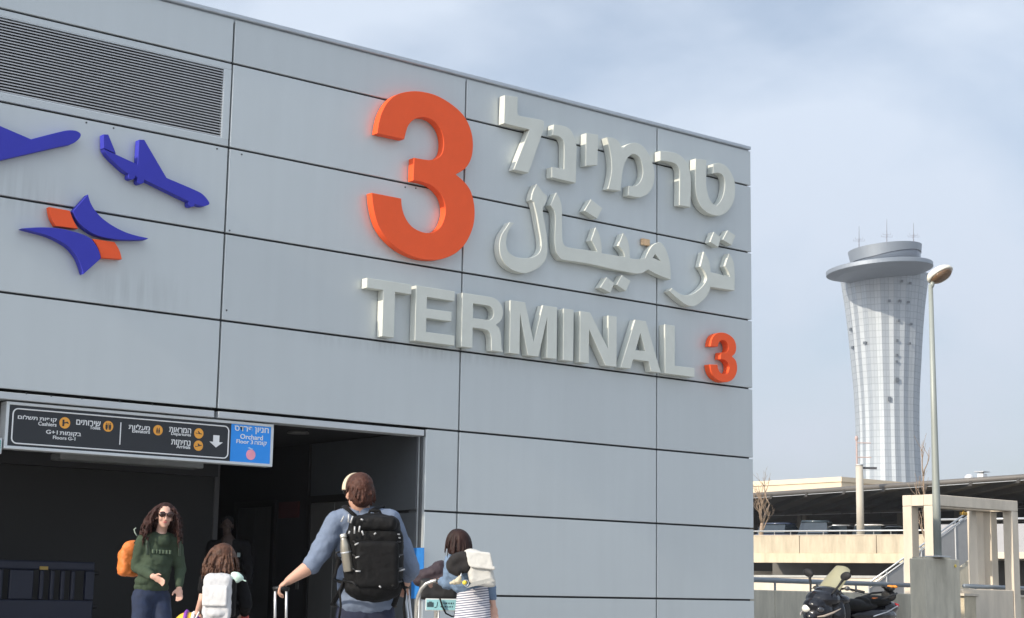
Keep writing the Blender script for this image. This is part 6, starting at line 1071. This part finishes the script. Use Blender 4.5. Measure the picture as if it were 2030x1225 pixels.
tag(np_.fuse('neck_pillow', mat('pillow_black', (.014, .012, .012), .9, 0, .2, 10), None, .009, 4, .01, .05), 'black plush neck pillow hung on the shoulder of the girl in the striped dress', 'neck pillow')
# keychain toy
ky = thing('plush_keychain', 'small beige plush key ring with a yellow ball hanging from the white backpack', 'key ring', P(910, 1160, -.25))
q = P(909, 1151, -.25); b = MB(); b.ell(q, .026, .022, .03); b.ell(q-HR*.03-UP*.012, .022, .02, .02); b.ell(q-HR*.055-UP*.018, .016, .014, .012); b.ell(q+UP*.028+HR*.01, .014); b.fuse('plush', mat('plush_beige', (.50, .44, .32), .9, 0, .2, 30), ky, .005, 1, .006, .02)
b = MB(); b.ell(P(921, 1155, -.262), .018); b.build('ball', mat('ball_yellow', (.72, .55, .05), .4), ky, True)
b = MB(); b.tube([P(924, 1156, -.262)+HR*(.018*cos(a))+UP*(.024*sin(a)) for a in [2*pi*i/14 for i in range(14)]], .003, 5, True); b.tube([P(915, 1136, -.25), P(911, 1148, -.25)], .004, 5); b.build('ring', M_alu, ky, True)
b = MB(); q = P(977, 1213, .06); b.ell(q, .035, .05, .05); b.tube([q+UP*.04, P(972, 1180, .05), P(968, 1150, .0)], .006, 6); tag(b.fuse('shoulder_bag', mat('leather_brown', (.16, .055, .04), .5), None, .007, 2), 'small brown bag on a thin strap at the right side of the striped dress', 'bag')

# ---- luggage trolley -------------------------------------------------------------------------------
D = 13.5; P = frame(D); tg_ = ground(862, D); tr = thing('luggage_trolley', 'steel airport luggage trolley with a curved handle and a pale blue notice plate', 'luggage trolley', tg_)
M_tube = mat('trolley_steel', (.50, .49, .46), .3, .75, .06)
def dn(p, z): return Vector((p.x, p.y, z))
for o in (0, .55):
    h = [P(872, 1151, .0+o*.2), P(858, 1152, .02+o*.2), P(845, 1157, .03+o*.2), P(835, 1167, .04+o*.2), P(828, 1183, .05+o*.2), P(825, 1205, .06+o*.2)]; h = [q+(HF*.25+HR*.28)*o for q in h]
    b = MB(); b.tube(h+[dn(h[-1], .55), dn(h[-1], .2)], .0145, 10); b.build('side_frame', M_tube, tr, True)
    b = MB(); q = P(832, 1172, .06+o*.2)+(HF*.25+HR*.28)*o; b.tube([q, dn(q, .2)], .011, 8); b.build('strut', M_tube, tr, True)
b = MB(); q0, q1 = P(872, 1151, .0), P(872, 1151, .11)+(HF*.25+HR*.28)*.55; b.tube([q0-HR*.03, q0, q1], .017, 10); b.build('push_bar', M_blackp, tr, True)
pl0 = P(876, 1199, -.02); prr = (HR*.995-UP*.02).normalized()
b = MB(); b.obox(pl0, HR*.132, HF*.008, UP*.049, .004, 1); b.build('notice_frame', mat('plate_frame', (.62, .64, .62), .4, .3), tr)
b = MB(); b.obox(pl0-HF*.0095, HR*.124, HF*.002, UP*.041); npl = b.build('notice_plate', mat('plate_cyan', (.22, .44, .47), .5, 0, .05), tr)
b = MB(); c = pl0-HF*.0125-HR*.062
b.obox(c-HR*.030, HR*.026, HF*.001, UP*.018); b.obox(c-HR*.030+UP*.021, HR*.012, HF*.001, UP*.004); b.tube([c+HR*.004-UP*.02, c+HR*.012-UP*.022, c+HR*.022-UP*.016, c+HR*.028+UP*.024], .003, 5); b.build('symbol', mat('plate_ink', (.02, .05, .06), .6), npl)
b = MB()
for row in (0, 1):
    x = -.012
    for w_ in ((.018, .012, .02, .014, .016, .01) if row == 0 else (.014, .01, .018, .012, .016, .012)):
        b.obox(pl0-HF*.0125+HR*(x+w_/2)+UP*(.013-.027*row), HR*(w_/2-.0022), HF*.001, UP*(.0065-.001*row)); x += w_+.004
b.build('notice_text', mat('plate_ink', (.02, .05, .06), .6), npl)
b = MB(); k0 = P(828, 1240, .1); 
for i in range(4): q = k0+HR*.14*i+HF*.05*i; b.tube([dn(q, .24), dn(q, .22)+HF*.7-HR*.2], .010, 8)
b.tube([dn(k0, .24), dn(k0, .24)+HR*.44+HF*.15], .012, 8); b.tube([dn(k0, .22)+HF*.7-HR*.2, dn(k0, .22)+HF*.85+HR*.24], .012, 8); b.build('basket', M_tube, tr, True)
for o in (Vector((0,0,0)), HR*.42+HF*.14, HF*.75-HR*.0):
    b = MB(); c = dn(k0, .09)+o; b.cyl(c-HR*.02, c+HR*.02, .085, .085, 18); b.tube([c+UP*.02, dn(c, .22)], .012, 8); b.build('wheel', M_blackp, tr)
b = MB(); b.tube([P(872, 1186, -.05), P(877, 1202, -.06), P(884, 1216, -.06), P(896, 1222, -.05), P(908, 1220, -.04)], .010, 8, flat=.5); b.build('strap', M_black, tr, True)
b = MB(); q = P(858, 1136, .42); b.ell(q, .17, .14, .062, ((HR*.97+UP*.22).normalized(), HF, UP)); b.obox(q-UP*.05, HR*.16, HF*.12, UP*.05, .03, 2); b.ell(P(872, 1122, .42), .07, .08, .045)
dd_ = b.fuse('duffel_bag', mat('duffel_plum', (.030, .018, .024), .75, 0, .2, 8, .2, 40), None, .012, 3, .04, .10); tag(dd_, 'dark plum duffel bag lying on top of the luggage on the trolley', 'bag')
b = MB(); q = P(870, 1168, .36); b.obox(q, HR*.16, HF*.13, UP*.085, .03, 2)
tag(b.fuse('suitcase', mat('case_black', (.008, .008, .009), .6), None, .012, 2, .012, .08), 'black case under the plum duffel bag on the luggage trolley', 'suitcase')
b = MB(); q = P(868, 1222, .42); b.obox(Vector((q.x, q.y, .50)), HR*.17, HF*.13, UP*.24, .04, 2)
tag(b.fuse('suitcase', mat('case_grey', (.16, .155, .145), .6), None, .012, 2, .012, .08), 'grey beige case at the bottom of the luggage trolley behind the notice plate', 'suitcase')

# ---- blue plastic barrier in the dark at the left ---------------------------------------------------
D = 20.4; a_, b_ = onY(-260, 1180, 1.55), onY(186, 1180, 1.55)
zt_, zb_ = onY(100, 1112, 1.55).z, .12
M_bar = mat('barrier_blue', (.0025, .006, .022), .5, 0, .1, 4)
br0 = thing('crowd_barrier', 'dark blue plastic crowd barrier with vertical slots in the unlit entrance at the left', 'barrier', ((a_.x+b_.x)/2, 1.55, 0.012))
b = MB(); x0, x1, y0 = a_.x, b_.x, 1.55
b.bbox((x0, y0, zt_-.11), (x1, y0+.07, zt_), .02, 2); b.bbox((x0, y0, .18), (x1, y0+.07, zt_-.47), .02, 2); b.bbox((x0, y0+.002, zt_-.468), (x0+.12, y0+.068, zt_-.112), .012, 2); b.bbox((x1-.12, y0+.002, zt_-.468), (x1, y0+.068, zt_-.112), .012, 2)
x = x0+.2; i = 0
while x < x1-.2:
    w = .30 if i % 6 == 3 else .05; b.bbox((x, y0+.004, zt_-.468), (x+w, y0+.066, zt_-.112), .01, 1); x += w+.085; i += 1
b.build('panel', M_bar, br0)
for fx_ in (x0+.35, x1-.4): b = MB(); b.bbox((fx_-.04, y0-.25, .014), (fx_+.04, y0+.32, .06), .012, 2); b.bbox((fx_-.035, y0+.005, .062), (fx_+.035, y0+.065, .178), .01, 1); b.build('foot', M_blackp, br0)
p = onY(87, 1126, y0); b = MB(); b.box((p.x-.055, y0-.003, p.z-.02), (p.x+.055, y0-.0005, p.z+.02)); b.build('sticker', mat('sticker_amber', (.30, .20, .04), .5), br0)
for dz in (.14, .55): b = MB(); b.cyl((x1, y0+.03, zt_-dz), (x1+.06, y0+.03, zt_-dz), .022, .022, 10); b.build('hook', M_blackp, br0)

# ---- motor scooter by the wall ------------------------------------------------------------------------
SD = 22.0; so = at_z(1690, SD+.2, .18)
me = MB(); q = at_z(1540, SD-1.5, 0); q2 = at_z(1850, SD+3, 0); me.hexa([Vector((q.x-3,q.y-3,0.002)), Vector((q.x+8,q.y-6,0.002)), Vector((q2.x+4,q2.y+3,0.002)), Vector((q2.x-9,q2.y+5,0.002)), Vector((q.x-3,q.y-3,.18)), Vector((q.x+8,q.y-6,.18)), Vector((q2.x+4,q2.y+3,.18)), Vector((q2.x-9,q2.y+5,.18))]); struct('parking_pavement', me.mesh(), M_pave)
al = radians(43); SF = (-HR*cos(al)-HF*sin(al)).normalized(); SL = Vector((-SF.y, SF.x, 0)); lean = radians(4)
SU = (UP*cos(lean) + SL*-sin(lean)*-1).normalized(); SLl = SU.cross(SF).normalized()
def s(x, y, z): return so + SF*x + SLl*y + SU*z
SA = (SF, SLl, SU)
sc_ = thing('motor_scooter', 'black maxi scooter with a yellowish windscreen parked beside the grey wall', 'motor scooter', so)
M_sb = mat('scooter_black', (.004, .004, .007), .22, 0, .1, 3, spec=.35, coat=.25); M_sm = mat('scooter_matt', (.007, .007, .008), .7, 0, .2, 8); M_seat = mat('scooter_seat', (.005, .005, .005), .7, 0, .2, 12, .1, 60, spec=.2)
def smesh(name, m, fn, vox=.012, sm=3, lab=None): b = MB(); fn(b); return b.fuse(name, m, sc_, vox, sm, label=lab)
def E_(b, c, r): b.ell(s(*c), r[0], r[1], r[2], SA)
def body(b):
    E_(b, (.80, 0, .62), (.22, .20, .20)); E_(b, (.72, 0, .80), (.22, .23, .12)); E_(b, (.88, 0, .72), (.15, .16, .10)); E_(b, (.58, 0, .60), (.16, .25, .30)); E_(b, (.97, 0, .57), (.08, .10, .07)); E_(b, (.62, 0, .90), (.17, .19, .07)); E_(b, (.50, .12, .80), (.16, .10, .07))
smesh('front_fairing', M_sb, body)
smesh('front_mudguard', M_sb, lambda b: (E_(b, (.92, 0, .42), (.28, .085, .15)),))
smesh('leg_shield', M_sm, lambda b: (E_(b, (.45, 0, .62), (.10, .24, .30)), E_(b, (.35, 0, .30), (.45, .20, .10)), E_(b, (.30, 0, .42), (.35, .11, .14))))
smesh('tail_body', M_sb, lambda b: (E_(b, (-.38, 0, .60), (.52, .17, .13)), E_(b, (-.72, 0, .70), (.22, .11, .09)), E_(b, (-.25, 0, .48), (.4, .18, .16))))
smesh('seat', M_seat, lambda b: (E_(b, (.10, 0, .745), (.28, .155, .07)), E_(b, (-.42, 0, .79), (.32, .15, .075)), E_(b, (-.13, 0, .77), (.09, .13, .075)), E_(b, (.0, 0, .72), (.45, .16, .07))))
smesh('backrest', M_sm, lambda b: (E_(b, (-.74, 0, .86), (.05, .12, .08)),))
for sy in (-1, 1):
    b = MB(); b.ell(s(.945 if sy > 0 else .975, .135 if sy > 0 else -.045, .675), .075 if sy < 0 else .06, .075 if sy < 0 else .045, .058 if sy < 0 else .04, SA); h_ = b.fuse('headlight', mat('headlight_sunlit', (.75, .73, .66), .06, .1, .05, coat=1) if sy < 0 else mat('headlight_shaded', (.03, .03, .035), .08, 0, .05, coat=1), sc_, .007, 2)  # one lens coloured bright as if sunlit, its twin dark as if unlit
    b = MB(); b.tube([s(1.0, sy*.13, .585), s(.93, sy*.185, .60), s(.80, sy*.225, .645), s(.66, sy*.245, .70)], [.008, .016, .014, .006], 10); b.fuse('front_indicator', mat('indicator_glass', (.38, .31, .25), .1, 0, .1, coat=1), sc_, .006, 2)
    b = MB(); b.tube([s(.76, sy*.17, .88), s(.70, sy*.22, .98), s(.67, sy*.26, 1.06)], [.014, .016, .02], 8); b.ell(s(.655, sy*.295, 1.115), .032, .085, .055, (SF, (SLl*.95+SU*.3*sy).normalized(), (SU*.95-SLl*.3*sy).normalized()), 18, 12); b.fuse('mirror', M_sm, sc_, .007, 2)
    b = MB(); b.tube([s(.56, sy*.05, .92), s(.52, sy*.20, .955), s(.42, sy*.34, .93)], .014, 8); b.build('handlebar', M_blackp, sc_, True)
    b = MB(); b.tube([s(.46, sy*.30, .94), s(.38, sy*.40, .92)], .019, 10); b.build('grip', mat('grip_rubber', (.02, .02, .02), .8), sc_, True)
    b = MB(); b.tube([s(.51, sy*.25, .945), s(.51, sy*.33, .915), s(.45, sy*.41, .895)], .007, 6); b.ell(s(.51, sy*.22, .955), .035, .04, .03, SA); b.fuse('brake_lever', mat('lever_grey', (.12, .12, .12), .4, .5), sc_, .006, 1)
    b = MB(); b.tube([s(-.15, sy*.18, .60), s(-.45, sy*.185, .66), s(-.78, sy*.12, .735)], .014, 8, flat=.5); b.build('chrome_trim', M_alu, sc_, True)
    b = MB(); b.tube([s(-.35, sy*.17, .82), s(-.6, sy*.165, .88), s(-.78, sy*.1, .90)], .014, 8); b.build('grab_rail', M_sm, sc_, True)
b = MB(); n = 9; gl = []
for i in range(n):
    row = []
    for j in range(n):
        u = i/(n-1); v = j/(n-1)*2-1; w_ = .175*(1-.12*u**3)*(1-.25*max(0, u-.7)*3*abs(v)**2)
        row.append(s(.72-.34*u-.08*v*v*(1-.3*u), w_*v, .90+.335*u-.05*u*abs(v)**3))
    gl.append(row)
A_ = [[b.bm.verts.new(p) for p in r] for r in gl]; B_ = [[b.bm.verts.new(p-SF*.006) for p in r] for r in gl]
for i in range(n-1):
    for j in range(n-1): b.bm.faces.new([A_[i][j], A_[i+1][j], A_[i+1][j+1], A_[i][j+1]]); b.bm.faces.new([B_[i][j], B_[i][j+1], B_[i+1][j+1], B_[i+1][j]])
for i in range(n-1):
    b.bm.faces.new([A_[i][0], B_[i][0], B_[i+1][0], A_[i+1][0]]); b.bm.faces.new([A_[i][-1], A_[i+1][-1], B_[i+1][-1], B_[i][-1]]); b.bm.faces.new([A_[0][i], A_[0][i+1], B_[0][i+1], B_[0][i]]); b.bm.faces.new([A_[-1][i], B_[-1][i], B_[-1][i+1], A_[-1][i+1]])
ws = mat('windscreen_yellow', (.60, .57, .38), .35, 0, .06); ws.node_tree.nodes['Principled BSDF'].inputs['Transmission Weight'].default_value = .6
b.build('windscreen', ws, sc_, True)
b = MB(); b.ell(s(.55, 0, .93), .10, .12, .05, SA); b.fuse('dashboard', M_sm, sc_, .008, 2)
b = MB(); b.ell(s(-.82, 0, .74), .05, .12, .04, SA); b.fuse('tail_light', mat('tail_red', (.35, .02, .02), .2), sc_, .007, 2)
b = MB(); b.obox(s(-.28, .10, .83), SF*.055, SLl*.01, SU*.008, .003, 1); b.build('seat_badge', mat('badge_orange', (.6, .16, .03), .5), sc_)
gv = thing('work_gloves', 'orange and black gloves lying on the backrest of the black maxi scooter', 'gloves', s(-.72, 0, .94))
b = MB(); b.ell(s(-.70, .03, .955), .09, .07, .035, SA); b.chain([s(-.62, .06, 0.97), s(-.55, .09, 0.97)], [.02, .016]); b.chain([s(-.60, .03, 0.97), s(-.53, .04, .98)], [.02, .016]); b.fuse('palm', mat('glove_black', (.02, .017, .015), .8), gv, .008, 2, .01, .03)
for oo in (-.05, .045): b = MB(); b.ell(s(-.74+oo, .05, .985), .032, .05, .022, SA); b.fuse('patch', mat('glove_orange', (.72, .25, .03), .7), gv, .007, 2, .006, .03)
for xx in (.98, -.45):
    b = MB(); c = s(xx, 0, .255); b.tube([c+SF*(.20*cos(a))+SU*(.20*sin(a)) for a in [2*pi*i/28 for i in range(28)]], .055, 12, True); w_ = b.build('wheel', mat('tyre', (.02,.02,.02), .8), sc_, True)
    b = MB(); b.cyl(c-SLl*.03, c+SLl*.03, .15, .15, 24); b.build('rim', M_alu, w_)
b = MB(); b.tube([s(.1, .12, .3), s(.0, .25, .02)], .012, 8); b.build('side_stand', M_blackp, sc_, True)
